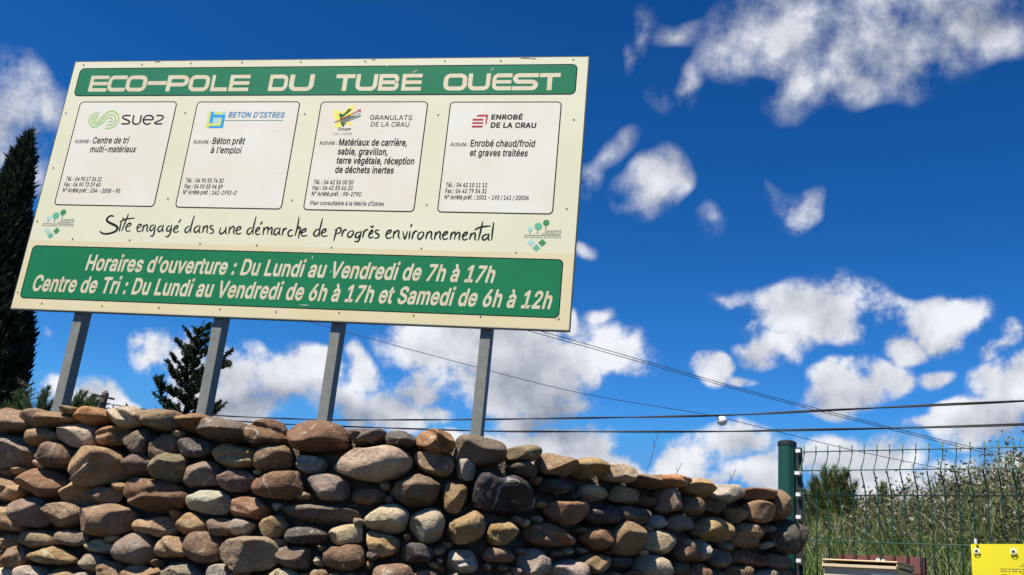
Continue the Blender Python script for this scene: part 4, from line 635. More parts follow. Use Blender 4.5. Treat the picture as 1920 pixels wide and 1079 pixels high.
# --- company panels
boxes = [((149.9,191.6),(331.3,191.6),(289,387.3),(103.4,384.3)),((369.5,191.6),(561.3,191.6),(528.3,392.8),(330.4,388.3)),((601.2,191.3),(801.2,191.9),(776.8,397.1),(570.6,393.5)),((843.8,191.9),(1052.7,191.9),(1035.6,401.4),(821.4,398))]
cps = [band('company_panel', *bx, .028, m_white, .0075) for bx in boxes]
TX = [[("Activit\u00e9 :",(139.8,269),(169.2,269),7,0),("Centre de tri",(173,269.3),(240,269.3),11.2,.004),("multi-mat\u00e9riaux",(168.3,285.8),(253.9,285.8),11,.004),("T\u00e9l. : 04 90 17 26 21",(123,339.3),(189.7,340.2),7.3,.004),("Fax : 04 90 73 19 40",(119.6,350),(187.2,350.6),7.3,.004),("N\u00b0 Arr\u00eat\u00e9 pr\u00e9f. : 204 - 2008 - PS",(116.9,360.7),(224.2,362.3),7.3,.004)],
 [("Activit\u00e9 :",(362.2,269.9),(394,269.9),7,0),("B\u00e9ton pr\u00eat",(397.7,270.5),(458,271),11.6,.004),("\u00e0 l\u2019emploi",(394.6,287.3),(451.2,287.9),11.4,.004),("T\u00e9l. : 04 90 55 74 30",(347.8,342.4),(418.2,343.3),7.5,.004),("Fax : 04 90 55 94 89",(345,353.4),(416.6,354.6),7.5,.004),("N\u00b0 Arr\u00eat\u00e9 pr\u00e9f. : 142-1993-D",(342.6,364.4),(442.6,366),7.5,.004)],
 [("Activit\u00e9 :",(598.7,272),(631.2,272),7.2,0),("Mat\u00e9riaux de carri\u00e8re,",(634.8,273),(762.7,273.9),11.8,.008),("sable, gravillon,",(632.7,290),(726.6,291.3),11.8,.008),("terre v\u00e9g\u00e9tale, r\u00e9ception",(630.2,307.2),(775.5,308.7),11.8,.008),("de d\u00e9chets inertes",(627.8,324.3),(737.3,325.8),11.8,.008),("T\u00e9l. : 04 42 56 00 50",(587.4,345.4),(662,346.3),7.6,.004),("Fax : 04 42 55 66 20",(585.6,356.4),(660.5,357),7.6,.004),("N\u00b0 Arr\u00eat\u00e9 pr\u00e9f. : 98-279C",(584,367.4),(676.7,368.7),7.6,.004),("Plan consultable \u00e0 la Mairie d\u2019Istres",(581.3,384.6),(719,386.4),7.4,.002)],
 [("Activit\u00e9 :",(844.4,274.8),(878.6,275),7.2,0),("Enrob\u00e9 chaud/froid",(881.7,275),(1002.2,275.7),12,.006),("et graves trait\u00e9es",(880.5,292.8),(988.8,293.7),12,.006),("T\u00e9l. : 04 42 10 11 12",(835.5,350.9),(912.6,351.5),7.8,.004),("Fax : 04 42 79 54 31",(834.6,362.3),(912,362.9),7.8,.004),("N\u00b0 Arr\u00eat\u00e9 pr\u00e9f. : 2001 - 193 / 141 / 2000A",(833.4,373.9),(991.2,375.7),7.8,.004)]]
for cp, rows_ in zip(cps, TX):
    b = MB()
    for body, a, z, cap, bold in rows_: put_text(b, body, a, z, cap, bold, .03, .08, .008)
    b.build('lettering', m_black, cp)
def zc(x0, y0, s): return lambda q: sp(x0 + q[0] / s, y0 + q[1] / s)
# logo 1: looping triple ribbon and the word
c = zc(140, 190, 9.81); lg = MB()
for k, pts in enumerate(([(455,220),(385,225),(310,265),(270,345),(285,430),(345,480),(420,465),(500,410),(570,345),(625,308),(670,312),(692,345),(668,378),(615,385)],
            [(440,265),(375,275),(325,325),(330,395),(390,432),(450,405),(520,340),(590,275),(660,245),(728,272),(752,335),(722,405),(660,440),(590,445)],
            [(425,308),(375,322),(362,360),(395,388),(440,365),(500,300),(570,232),(640,192),(710,188),(775,225),(808,300),(790,395),(730,465),(650,500),(565,503)])):
    strip2(lg, [c(q) for q in sm(pts, 5)], .0115, .008 + k * .0003)
for pts in ([(1030,268),(940,266),(895,280),(890,312),(930,335),(990,360),(1012,392),(985,415),(930,420),(858,418)], [(1092,258),(1076,330),(1070,385),(1095,420),(1150,425),(1200,395),(1215,330),(1228,258)],
            [(1272,345),(1350,343),(1440,340),(1432,290),(1380,264),(1320,275),(1272,320),(1262,370),(1290,412),(1340,428),(1400,402)], [(1505,268),(1590,266),(1628,285),(1620,325),(1560,360),(1490,388),(1475,408),(1505,420),(1612,418)]):
    strip2(lg, [c(q) for q in sm(pts, 5)], .0125, .008, 1)
lg.build('logo', [m_lgreen, m_plum], cps[0])
# logo 2
c = zc(360, 190, 9.6); lg = MB()
def zp(b, pts, mi, off=.008): b.add([S3(c(q), off) for q in pts], [tuple(range(len(pts)))[::-1]], mi)
zp(lg, [(303,190),(614,193),(557,489),(246,487)], 4, .0065)
zp(lg, [(305,192),(340,193),(302,485),(248,485)], 1); zp(lg, [(428,200),(550,202),(545,240),(424,240)], 1)
zp(lg, [(345,196),(395,196),(368,400),(312,400)], 0, .0084); zp(lg, [(392,245),(603,245),(595,298),(384,298)], 0, .0080); zp(lg, [(543,299),(594,299),(566,447),(508,447)], 0, .0084); zp(lg, [(308,450),(565,450),(556,487),(301,487)], 0, .0080)
zp(lg, [(308,405),(478,405),(470,446),(301,446)], 1); zp(lg, [(495,310),(538,310),(508,446),(474,446)], 1, .0084)
put_text(lg, "BETON D'ISTRES", (427.7, 220.3), (532.4, 221), 9.4, .02, .12, .12, .008, 2)
strip2(lg, [sp(421.5, 226.3), sp(530.8, 226.3)], .0045, .008, 3)
lg.build('logo', [m_blue, m_lime, m_teal, flat('dark_teal_vinyl', (.03, .13, .16)), m_c1], cps[1])
# logo 3
c = zc(600, 185, 9.143); lg = MB()
zp(lg, [(240,175),(340,240),(420,215),(520,130),(600,120),(540,250),(600,330),(500,385),(585,480),(450,445),(330,500),(235,500),(290,400),(245,330)], 0, .0065)
zp(lg, [(320,262),(410,268),(500,172),(550,195),(430,295),(370,340),(345,345)], 1, .0075); zp(lg, [(345,350),(480,295),(610,303),(455,405),(392,500),(355,430)], 1, .0078)
for a_, b_, w_, mi in (((250,412),(690,200),.008,2),((290,415),(690,245),.005,3),((370,400),(700,285),.010,3),((400,420),(700,305),.007,3)): strip2(lg, [c(a_), c(b_)], w_, .0085 + .0003 * mi + w_ * .02, mi)
zp(lg, [(640,205),(697,183),(705,245)], 2, .0095)
put_text(lg, "GRANULATS", (693, 225.2), (772.3, 225.7), 8.8, -.002, .03, .03, .008, 4); put_text(lg, "DE LA CRAU", (695, 237.7), (766.8, 238.3), 8.6, -.002, .03, .03, .008, 4)
put_text(lg, "Groupe", (632.8, 245.2), (656.9, 244.6), 5.2, .01, .3, .3, .0098, 4); put_text(lg, "CALVIERE", (624, 253.8), (659.6, 253.9), 4.6, -.004, 0, 0, .008, 3)
lg.build('logo', [m_yel, m_dgreen, m_red, m_greyv, m_black], cps[2])
# logo 4
c = zc(820, 120, 6.62); lg = MB()
for q in ([(440,682),(573,682),(569,707),(437,707)], [(436,725),(569,725),(566,748),(433,748)], [(431,768),(564,768),(561,793),(428,793)], [(478,657),(512,632),(632,632),(628,657)], [(606,658),(628,658),(612,745),(595,762)]): zp(lg, q, 0)
put_text(lg, "ENROB\u00c9", (920.9, 224.2), (979.4, 224.4), 8.4, .03, .03, .03, .008, 1); put_text(lg, "DE LA CRAU", (919.7, 239.6), (1005, 240.2), 9.0, .03, .03, .03, .008, 1)
lg.build('logo', [m_red, m_plum], cps[3])
# --- charter emblems
for (x0, y0, circ, stems, dia, tx) in ((970, 400, [(325,400,66),(530,335,97),(730,245,82)], [((325,470),(318,520)),((518,436),(510,520)),((722,330),(715,402))], [[(350,650),(445,745),(345,840),(245,745)],[(485,785),(580,885),(470,970),(380,885)],[(635,655),(730,750),(620,850),(525,750)]],
        (("CHARTE",(1021.1,436.3),(1051.9,436.8),4.2),("ENVIRONNEMENT",(1016,440),(1050.8,440.6),2.4),("des industries de Carri\u00e8res",(982.2,446),(1051.5,447),2.4),((983,441.5),(1052.3,442.5)))),
      (60, 380, [(425,395,56),(605,335,84),(790,250,73)], [((412,452),(403,498)),((577,420),(562,500)),((770,325),(755,392))], [[(400,625),(470,720),(385,800),(305,705)],[(490,755),(550,830),(455,915),(385,835)],[(645,630),(705,715),(600,805),(540,720)]],
        (("CHARTE",(113.7,414.8),(138.6,415.2),3.8),("ENVIRONNEMENT",(108.6,418.5),(137.8,418.8),2.2),("des industries de Carri\u00e8res",(78.5,423.9),(137.5,425),2.2),((80.4,419.5),(137.8,421))))):
    c = zc(x0, y0, 13.49); em = MB()
    for k, (u, v_, r_) in enumerate(circ):
        q = c((u, v_)); rr = np.linalg.norm(c((u + r_, v_)) - q); em.add([S3((q[0] + rr * math.cos(a_), q[1] + rr * math.sin(a_)), .006) for a_ in np.linspace(0, 2 * math.pi, 24, endpoint=False)], [tuple(range(24))], k)
        strip2(em, [c(stems[k][0]), c(stems[k][1])], .007, .0065, 3)
        em.add([S3(c(q_), .006) for q_ in dia[k]], [(3, 2, 1, 0)], k)
    for t_ in tx[:3]: put_text(em, t_[0], t_[1], t_[2], t_[3], 0, .05, .05, .006, 3)
    strip2(em, [sp(*tx[3][0]), sp(*tx[3][1])], .0035, .006, 3)
    em.build('charter_emblem', [m_c1, m_c2, m_c3, m_greyv], board)
# --- brush-written slogan
HW1 = [[(215,130),(190,122),(158,140),(150,168),(185,192),(232,215),(248,240),(225,268),(165,288),(112,286),(85,265)],[(284,178),(272,225),(264,270)],[(303,138),(296,152)],[(350,105),(318,185),(286,266)],[(268,180),(320,155),(410,143)],[(330,228),(362,215),(372,196),(350,195),(326,230),(332,262),(370,262)],
 [(432,238),(463,222),(465,202),(440,210),(428,245),(442,270),(472,257)],[(490,207),(478,270)],[(482,238),(508,207),(524,215),(518,255),(532,272)],[(588,208),(560,215),(545,248),(563,260),(588,226)],[(597,205),(590,260),(574,308),(550,306)],[(660,215),(632,225),(620,255),(640,268),(664,236)],[(672,206),(662,250),(672,272)],[(735,214),(712,224),(700,254),(720,265),(740,236)],[(748,205),(740,268),(715,314),(690,310)],[(765,252),(800,236),(803,216),(779,225),(765,260),(785,276),(815,263)],[(833,155),(811,188)],
 [(915,216),(882,235),(870,265),(890,276),(920,240)],[(957,120),(927,225),(920,280)],[(1003,212),(966,230),(955,264),(976,275),(1004,241)],[(1013,214),(1000,258),(1012,283)],[(1045,216),(1034,280)],[(1038,252),(1065,216),(1080,226),(1072,264),(1083,283)],[(1136,216),(1107,215),(1106,235),(1131,255),(1128,279),(1096,286)],
 [(1202,230),(1190,270),(1206,290),(1240,260),(1252,220)],[(1252,222),(1245,268),(1256,291)],[(1286,222),(1275,291)],[(1279,257),(1310,222),(1326,235),(1318,274),(1329,293)],[(1347,262),(1380,245),(1383,224),(1356,232),(1342,268),(1357,292),(1392,281)],
 [(1490,230),(1456,246),(1443,279),(1466,292),(1495,251)],[(1527,130),(1501,238),(1497,296)],[(1526,270),(1555,250),(1558,231),(1535,240),(1522,274),(1537,297),(1568,286)],[(1586,175),(1566,205)],[(1601,226),(1590,300)],[(1595,262),(1625,229),(1639,238),(1630,295)],[(1635,264),(1662,233),(1676,242),(1667,284),(1679,301)],[(1740,234),(1706,246),(1690,284),(1711,298),(1742,261)],[(1751,232),(1739,278),(1751,303)],[(1781,236),(1768,303)],[(1772,272),(1796,241),(1814,242)],[(1866,257),(1841,255),(1821,284),(1836,311),(1872,301)]]
HW2 = [[(95,80),(82,160),(60,241)],[(65,207),(95,166),(106,180),(95,224),(90,263)],[(112,217),(148,200),(155,181),(131,185),(112,215),(126,241),(166,236)],[(265,181),(236,195),(220,229),(246,243),(270,206)],[(297,90),(272,188),(268,246)],[(286,217),(319,205),(325,181),(301,190),(285,219),(301,243),(341,239)],
 [(421,176),(405,230),(392,282)],[(400,196),(435,171),(455,181),(446,210),(411,223)],[(476,190),(458,246)],[(462,222),(485,189),(504,191)],[(545,196),(521,210),(510,239),(531,252),(557,226),(560,201),(545,196)],[(620,206),(591,215),(575,244),(596,255),(620,226)],[(629,195),(618,248),(600,287),(568,286)],[(651,196),(640,256)],[(643,227),(665,191),(689,186)],[(696,232),(721,215),(725,191),(706,205),(692,239),(706,258),(736,246)],[(707,154),(718,165),(736,152)],[(781,190),(752,195),(753,215),(779,231),(771,254),(739,261)],
 [(846,227),(879,210),(882,191),(856,200),(840,234),(853,262),(889,251)],[(911,196),(900,263)],[(903,232),(935,196),(951,205),(945,244),(961,266)],[(985,201),(1000,267),(1025,200)],[(1046,200),(1036,269)],[(1061,138),(1052,165)],[(1076,205),(1062,269)],[(1066,237),(1090,201),(1109,201)],[(1146,205),(1121,220),(1112,254),(1131,268),(1157,240),(1162,214),(1146,205)],[(1196,205),(1180,269)],[(1185,237),(1215,204),(1231,215),(1225,254),(1239,273)],[(1266,205),(1255,271)],[(1258,242),(1290,206),(1306,215),(1300,254),(1313,273)],[(1326,242),(1361,222),(1365,206),(1341,212),(1325,244),(1339,270),(1373,261)],
 [(1401,210),(1390,273)],[(1393,242),(1420,209),(1434,220),(1425,273)],[(1430,242),(1458,211),(1473,222),(1465,259),(1473,276)],[(1501,247),(1531,228),(1535,209),(1511,218),(1495,249),(1509,275),(1541,263)],[(1571,215),(1555,273)],[(1560,247),(1590,216),(1606,225),(1600,261),(1613,279)],[(1669,118),(1650,200),(1630,279)],[(1598,190),(1650,165),(1736,155)],[(1715,226),(1681,235),(1665,261),(1686,275),(1715,246)],[(1723,220),(1715,261),(1726,281)],[(1763,122),(1752,205),(1745,279)]]
b = MB(); k = 0; rs = random.Random(3)
for crop, strokes in (((170, 380, 4.923), HW1), ((540, 390, 4.571), HW2)):
    c = zc(*crop)
    for st in strokes:
        pts = sm(st, 5); n = len(pts); big = 1.55 if (crop[0] == 170 and st is HW1[0]) else 1.0
        w_ = [(.0046 + .0068 * math.sin(math.pi * min(1, (i + .6) / n)) ** .7) * big * rs.uniform(.93, 1.07) for i in range(n)]
        strip2(b, [c(q) for q in pts], w_, .005 + k * .00007); k += 1
b.build('slogan_lettering', m_black, board)

# ------------------------------------------------------------------ wire mesh fence
m_fg = mat('green_powder_coat', (0.007, 0.051, 0.033), .38, col2=(0.010, 0.060, 0.039), vscale=5)
m_fw = mat('green_coated_wire', (.018, .075, .050), .5); m_fd = mat('dark_rubber', (.010, .013, .012), .6); m_clip = mat('bare_clip', (.62, .62, .6), .4)
fence = empty('mesh_fence', (FP[0], FP[1], 1.2)); tag(fence, 'green wire mesh fence panel with a folded top, fixed to a round green post', 'fence', kind='thing')
def fz(py): return on_plane(1476, py, FP, FN)[2]
ZT = fz(829)
pp = MB(); ax = FD * .024; n = 28; ring = [np.array([FP[0], FP[1], 0]) + .041 * math.cos(a) * nrm([.93, -.37, 0]) + .041 * math.sin(a) * nrm([.37, .93, 0]) for a in np.linspace(0, 2 * math.pi, n, endpoint=False)]
# a slightly ribbed tube
ring = [np.array([FP[0], FP[1], 0]) + (q - np.array([FP[0], FP[1], 0])) * (.965 if (i % 7 == 3) else 1) for i, q in enumerate(ring)]
pp.add([q + [0, 0, 1.2] for q in ring] + [q + [0, 0, ZT - .012] for q in ring], [(i, (i + 1) % n, n + (i + 1) % n, n + i) for i in range(n)] + [tuple(range(n, 2 * n))])
post = pp.build('fence_post', m_fg, fence)
cp_ = MB(); r2 = [np.array([FP[0], FP[1], 0]) + (q - np.array([FP[0], FP[1], 0])) * 1.06 for q in ring]; r3 = [np.array([FP[0], FP[1], 0]) + (q - np.array([FP[0], FP[1], 0])) * .8 for q in ring]
cp_.add([q + [0, 0, ZT - .02] for q in r2] + [q + [0, 0, ZT - .003] for q in r2] + [q + [0, 0, ZT + .004] for q in r3], [(i, (i + 1) % n, n + (i + 1) % n, n + i) for i in range(n)] + [(n + i, n + (i + 1) % n, 2 * n + (i + 1) % n, 2 * n + i) for i in range(n)] + [tuple(range(2 * n, 3 * n))]); cp_.build('cap', m_fd, post)
sb = MB(); c0 = np.array([FP[0], FP[1], 0]) + nrm([.93, -.37, 0]) * .054; sb.box(c0 + [0, 0, (ZT + 1.2) / 2 - .02], nrm([.93, -.37, 0]) * .0135, nrm([.37, .93, 0]) * .018, np.array([0, 0, (ZT - 1.2) / 2 - .008])); sb.build('fixing_strip', m_fd, fence)
def fu(px, py): return np.dot(on_plane(px, py, FP, FN) - FP, FD)
u0, u1 = fu(1508, 848), fu(1900, 836); du = (u1 - u0) / 16
zs = [fz(849), fz(887.5), fz(929), fz(1013)]; zs += [zs[3] - (zs[2] - zs[3]) * k for k in (1, 2, 3)]
def F3(u, z, o=0): return np.array([FP[0], FP[1], 0]) + FD * u + FN * o + np.array([0, 0, z])
wm_ = MB(); nv = 31; uend = u0 + du * (nv - 1) + .03
for i in range(nv):
    u = u0 + du * i
    wm_.tube([F3(u, zs[0] + .028), F3(u, zs[0] - .012), F3(u, zs[0] * .6 + zs[1] * .4, .013), F3(u, zs[1] + .006, .055), F3(u, zs[1] - .008, .055), F3(u, zs[1] * .35 + zs[2] * .65, .012), F3(u, zs[2], .0), F3(u, zs[6] - .02)], .0029, 6)
for k, z in enumerate(zs):
    o = .055 + .0055 if k == 1 else .0045
    wm_.tube([F3(.052 if k != 1 else u0 - .02, z, o), F3(uend * .5, z, o), F3(uend, z, o)], .0026, 6)
wm_.build('wire_panel', m_fw, fence, True)
for k, z in enumerate((zs[0] + .002, zs[1] - .004, zs[2], zs[2] * .5 + zs[3] * .5, zs[3] - (zs[2] - zs[3]) * .45)):
    cb = MB(); c0 = F3(.062, z, .022); cb.box(c0, FD * (.011 if k != 1 else .016), FN * .008, np.array([0, 0, .008])); cb.build('clip', m_clip, fence)

# ------------------------------------------------------------------ letterbox on the fence
m_beige = mat('beige_metal', (.56, .425, .255), .5, col2=(.60, .47, .30), vscale=5); m_in = mat('letterbox_inside', (.06, .055, .05), .8); m_plank = mat('red_brown_paint', (.105, .028, .022), .7, col2=(.15, .045, .035), vscale=9, bump=.3)
lb = empty('letterbox'); tag(lb, 'beige metal letterbox with a raised lid, bolted through the wire fence', 'letterbox')
BO = .27                                                       # front face stands this far in front of the wires
def bx_(px, py): q = on_plane(px, py, FP + FN * BO, FN); return np.dot(q - FP, FD), q[2]
ul, zl_ = bx_(1546, 1066); ur, zr_ = bx_(1681, 1062); ztop = bx_(1613, 1051.5)[1]; zlip = (zl_ + zr_) / 2; lb.location = tuple(F3((ul + ur) / 2, zlip - .36, .14))
bd = MB(); t_ = .004; zb = zlip - .36; um = (ul + ur) / 2; hw_ = (ur - ul) / 2
bd.box(F3(um, (zlip + zb) / 2, BO), FD * hw_, FN * t_, np.array([0, 0, (zlip - zb) / 2])); bd.box(F3(um, (zlip + zb) / 2 + .01, .04), FD * hw_, FN * t_, np.array([0, 0, (zlip - zb) / 2 + .01]))
for u_ in (ul, ur): bd.box(F3(u_, (zlip + zb) / 2, .155), FD * t_, FN * (.115 - t_), np.array([0, 0, (zlip - zb) / 2]))
bd.box(F3(um, zb - t_, .155), FD * hw_, FN * .115, np.array([0, 0, t_])); bd.box(F3(um, zlip + .003, BO + .008), FD * (hw_ + .004), FN * .012, np.array([0, 0, .0055]))
bd.box(F3(ur - .055, zlip - .042, BO + t_ + .001), FD * .042, FN * .001, np.array([0, 0, .022]), 1)
bd.build('body', [m_beige, mat('name_plate', (.78, .70, .5), .5)], lb)
ld = MB(); hl_ = ztop - zlip
prof = [(BO + .012, -.004), (BO + .014, hl_ * .9), (BO + .004, hl_), (.03, hl_ + .035), (.03, hl_ + .027), (BO + .002, hl_ - .008), (BO + .006, hl_ * .85), (BO + .006, -.004)]
roof = [(BO + .014, hl_ - .002), (BO + .004, hl_ + .002), (.03, hl_ + .006), (.03, hl_ - .001), (BO + .002, hl_ - .004)]
vs = [F3(ul - .006, zlip + z, o) for o, z in roof] + [F3(ur + .006, zlip + z, o) for o, z in roof]; n = len(roof)
ld.add(vs, [(i, (i + 1) % n, n + (i + 1) % n, n + i) for i in range(n)] + [tuple(range(n)), tuple(range(n, 2 * n))[::-1]])
for u_ in (ul - .006, ur + .003):
    sd = [(BO + .012, .008), (BO + .012, hl_ - .008), (.03, hl_ - .004), (.03, .008)]; vs = [F3(u_, zlip + z, o) for o, z in sd] + [F3(u_ + .003, zlip + z, o) for o, z in sd]
    ld.add(vs, [(0, 1, 2, 3), (7, 6, 5, 4)] + [(i, (i + 1) % 4, 4 + (i + 1) % 4, 4 + i) for i in range(4)])
ld.build('lid', m_beige, lb)
ins = MB(); ins.box(F3(um, zlip - .03, .155), FD * (hw_ - .006), FN * .10, np.array([0, 0, .001])); ins.build('inside', m_in, lb)
pk = MB()
def bk(px, py): q = on_plane(px, py, FP - FN * .03, FN); return np.dot(q - FP, FD), q[2]
pa, pz = bk(1574, 1040); pb, pz2 = bk(1734, 1046); pz = (pz + pz2) / 2
pk.box(F3((pa + pb) / 2, pz - .035, -.035), FD * (pb - pa) / 2, FN * .02, np.array([0, 0, .035])); pk.build('backing_plank', m_plank, lb)
bo_ = MB(); c0 = F3(bk(1650, 1050)[0], pz - .022, -.012); bo_.tube([c0 + FN * .0, c0 + FN * .012], .011, 6); bo_.tube([c0 + FD * .022, c0 + FD * .022 + FN * .018], .007, 6); bo_.build('bolt', m_clip, lb)

# ------------------------------------------------------------------ yellow notice tied to the fence
m_yb = mat('yellow_plastic', (.64, .535, .012), .55, col2=(.68, .585, .022), vscale=3, spec=.25); m_yt = mat('notice_print', (.10, .085, .01), .6)
NP = FP + FN * .02
class nmap:
    def __call__(s, px, py): q = on_plane(px, py, NP, FN); return np.array([np.dot(q - FP, FD), q[2]])
    def p3(s, q, o): return F3(q[0], q[1], .02 + o)
nm = nmap(); na, nz_ = nm(1820, 1020.5); nzr = nm(1915, 1020.5)[1]; nb_ = na + .62; nh = .44
nr = empty('notice', tuple(F3((na + nb_) / 2, nz_ - nh, .02))); tag(nr, 'plain yellow plastic notice with eyelets, tied to the wire fence', 'notice')
slope = (nzr - nz_) / (nm(1915, 1020.5)[0] - na)
sh_ = MB(); G = 14; Vn = []
for i in range(G + 1):
    for j in range(8):
        u = na + (nb_ - na) * i / G; z = nz_ + slope * (u - na) - nh * j / 7; o = .006 * math.sin(i * .9) * (j / 7) + .004 * math.sin(j * 1.3 + i * .4) * .5
        Vn.append(F3(u, z, .02 + o))
nV = len(Vn); sh_.add(Vn + [v - FN * .0025 for v in Vn], [(i * 8 + j, i * 8 + j + 1, (i + 1) * 8 + j + 1, (i + 1) * 8 + j) for i in range(G) for j in range(7)] + [(nV + i * 8 + j, nV + (i + 1) * 8 + j, nV + (i + 1) * 8 + j + 1, nV + i * 8 + j + 1) for i in range(G) for j in range(7)])
sh_.build('sheet', m_yb, nr, True)
for px, py in ((1832, 1034), (1901, 1035)):
    q = nm(px, py); g_ = MB(); n = 20
    for r0, r1, o0, mi in ((0, .0062, .009, 1), (.0062, .0128, .010, 0)):
        vs = [F3(q[0] + r1 * math.cos(a), q[1] + r1 * math.sin(a), .02 + o0) for a in np.linspace(0, 2 * math.pi, n, endpoint=False)]
        if r0: vs += [F3(q[0] + r0 * math.cos(a), q[1] + r0 * math.sin(a), .02 + o0 + .002) for a in np.linspace(0, 2 * math.pi, n, endpoint=False)]; g_.add(vs, [(i, (i + 1) % n, n + (i + 1) % n, n + i) for i in range(n)], mi)
        else: g_.add(vs, [tuple(range(n))], mi)
    g_.build('eyelet', [mat('eyelet_ring', (.82, .74, .42), .35), m_in], nr)
tb = MB(); tb.box(F3(nm(1831, 1016)[0], nm(1831, 1018)[1] + .004, .036), FD * .0045, FN * .004, np.array([0, 0, .010])); tb.build('cable_tie', m_clip, nr)
# fine print, too small to read in the photograph: broken dark rules
fp_ = MB()
for y_, segs in ((1068.6, ((1877, 1888), (1889.5, 1895), (1896, 1912), (1913, 1915), (1917, 1945))), (1072.8, ((1877, 1890), (1892, 1896), (1899, 1909), (1911, 1917), (1919, 1945))), (1062.4, ((1912, 1914.5), (1916, 1940))), (1058.5, ((1917.5, 1940),))):
    for a_, b_ in segs:
        A, Z = nm(a_, y_ + (a_ - 1877) * .03), nm(b_, y_ + (b_ - 1877) * .03); fp_.add([nm.p3(x, .012) for x in (A, Z, Z + [0, .0036], A + [0, .0036])], [(0, 1, 2, 3)])
fp_.build('fine_print', m_yt, nr)

# ------------------------------------------------------------------ overhead wires and their pole
m_cable = mat('black_cable', (.012, .012, .014), .6); m_wood = mat('weathered_wood', (.16, .125, .09), .9, col2=(.09, .07, .05), vscale=12, bump=.5)
def cable(name, label, pts, r, twist=0, group=None):
    P_ = sm([at(*q) for q in pts], 14); b = MB()
    if twist:
        s = np.r_[0, np.cumsum(np.linalg.norm(np.diff(P_, axis=0), axis=1))]; u = np.linspace(0, s[-1], 260); P_ = np.c_[[np.interp(u, s, P_[:, k]) for k in range(3)]].T
        for ph in (0, math.pi): b.tube([p + r * .8 * np.array([0, math.cos(u_ / twist + ph), math.sin(u_ / twist + ph)]) for p, u_ in zip(P_, u)], r, 6)
    else: b.tube(P_, r, 6)
    o = b.build(name, m_cable, None, True); tag(o, label, 'cable', group); return o
cable('bundled_cable', 'upper of the two thick black cables crossing low behind the sign posts', [(205,758,22),(272,768,21),(398,779,19.5),(592,787,17.5),(760,787.5,16),(883,787,15),(1067,784.5,13.6),(1340,779.5,12),(1544,770,11),(1750,760,10),(1930,751.5,9.3),(2300,730,8)], .0085, .55, 'thick cables behind the posts')
cable('bundled_cable', 'lower of the two thick black cables, just over the wall stones', [(205,766,22.1),(272,776,21.1),(399,786,19.6),(488,793,18.6),(592,798,17.6),(883,808,15.1),(1034,809.5,13.9),(1340,809.5,12.1),(1480,807,11.4),(1700,802.5,10.3),(1930,795.5,9.4),(2300,778,8.1)], .0085, .7, 'thick cables behind the posts')
cable('thin_wire', 'upper of the two thin parallel wires descending to the right from the sign', [(-250,272,30),(60,357,30),(500,477,30),(985,613,30),(1200,674.5,30),(1420,737,30),(1700,809,30),(1900,856,30),(2300,940,30)], .011, 0, 'thin wires slanting across the sky')
cable('thin_wire', 'lower of the two thin parallel wires descending to the right from the sign', [(-250,279,30.4),(60,362,30.4),(500,484,30.4),(985,619,30.4),(1200,679,30.4),(1420,741,30.4),(1700,813,30.4),(1900,861,30.4),(2300,945,30.4)], .011, 0, 'thin wires slanting across the sky')
cable('thin_wire', 'single thin wire that carries the white marker ball', [(-250,385,34),(60,462,34),(300,525,34),(570,601,34),(830,672,34),(1080,735.5,34),(1310,775,34),(1354,784,34),(1440,805,34),(1580,840,34),(1740,874,34),(2000,925,34)], .011, 0, 'thin wires slanting across the sky')
bl_ = bmesh.new(); bmesh.ops.create_uvsphere(bl_, u_segments=28, v_segments=18, radius=.175); me = bpy.data.meshes.new('marker_ball'); bl_.to_mesh(me); bl_.free(); me.polygons.foreach_set('use_smooth', [True] * len(me.polygons))
me.materials.append(mat('white_plastic', (.72, .70, .66), .45)); ball = bpy.data.objects.new('marker_ball', me); COL.objects.link(ball); ball.location = tuple(at(1354, 789.5, 33.98)); tag(ball, 'white warning ball hanging on the thin wire', 'marker ball')
sd_ = MB(); c0 = np.array(ball.location[:]); sd_.tube([c0 + np.array([-.16, -.09, .03]), c0 + np.array([-.185, -.1, .035])], .035, 10); clo = sd_.build('clamp', m_fd, ball); clo.matrix_parent_inverse = Matrix.Translation(-ball.location)
pr_ = at(196, 745, 22.3); pole = empty('utility_pole', (pr_[0], pr_[1], 0)); tag(pole, 'weathered pole top with a short crossarm, rising behind the left wall stones', 'utility pole')
b = MB(); b.tube([(pr_[0], pr_[1], 0), (pr_[0], pr_[1], pr_[2])], [.12, .075], 12); b.build('shaft', m_wood, pole)
b = MB(); b.tube([(pr_[0], pr_[1], pr_[2] - .0), (pr_[0], pr_[1], pr_[2] + .03), (pr_[0], pr_[1], pr_[2] + .09), (pr_[0], pr_[1], pr_[2] + .15)], [.07, .085, .08, .035], 12); b.build('cap', m_wood, pole)
a0, a1 = at(171, 739.5, 22.15), at(214, 748.5, 22.15); b = MB(); nseg = 9
dr = (a1 - a0) / nseg
for i in range(nseg): b.box(a0 + dr * (i + .5), dr * .36, np.array([0, .02, 0]), np.array([0, 0, .018]))
b.box((a0 + a1) / 2 + np.array([0, .025, 0]), (a1 - a0) / 2, np.array([0, .004, 0]), np.array([0, 0, .024])); b.build('crossarm', m_cable, pole)
b = MB(); k0 = at(205, 757, 22.1); b.tube([(pr_[0], pr_[1], pr_[2] - .18), k0], .018, 6); b.build('bracket', m_cable, pole); b = MB(); b.tube([(pr_[0], pr_[1], pr_[2] - .32), k0 + np.array([0, 0, -.1])], .015, 6); b.build('bracket', m_cable, pole); b = MB(); b.tube([at(213, 760, 22), at(208, 778, 22)], .014, 6); b.build('drop_wire', m_cable, pole)

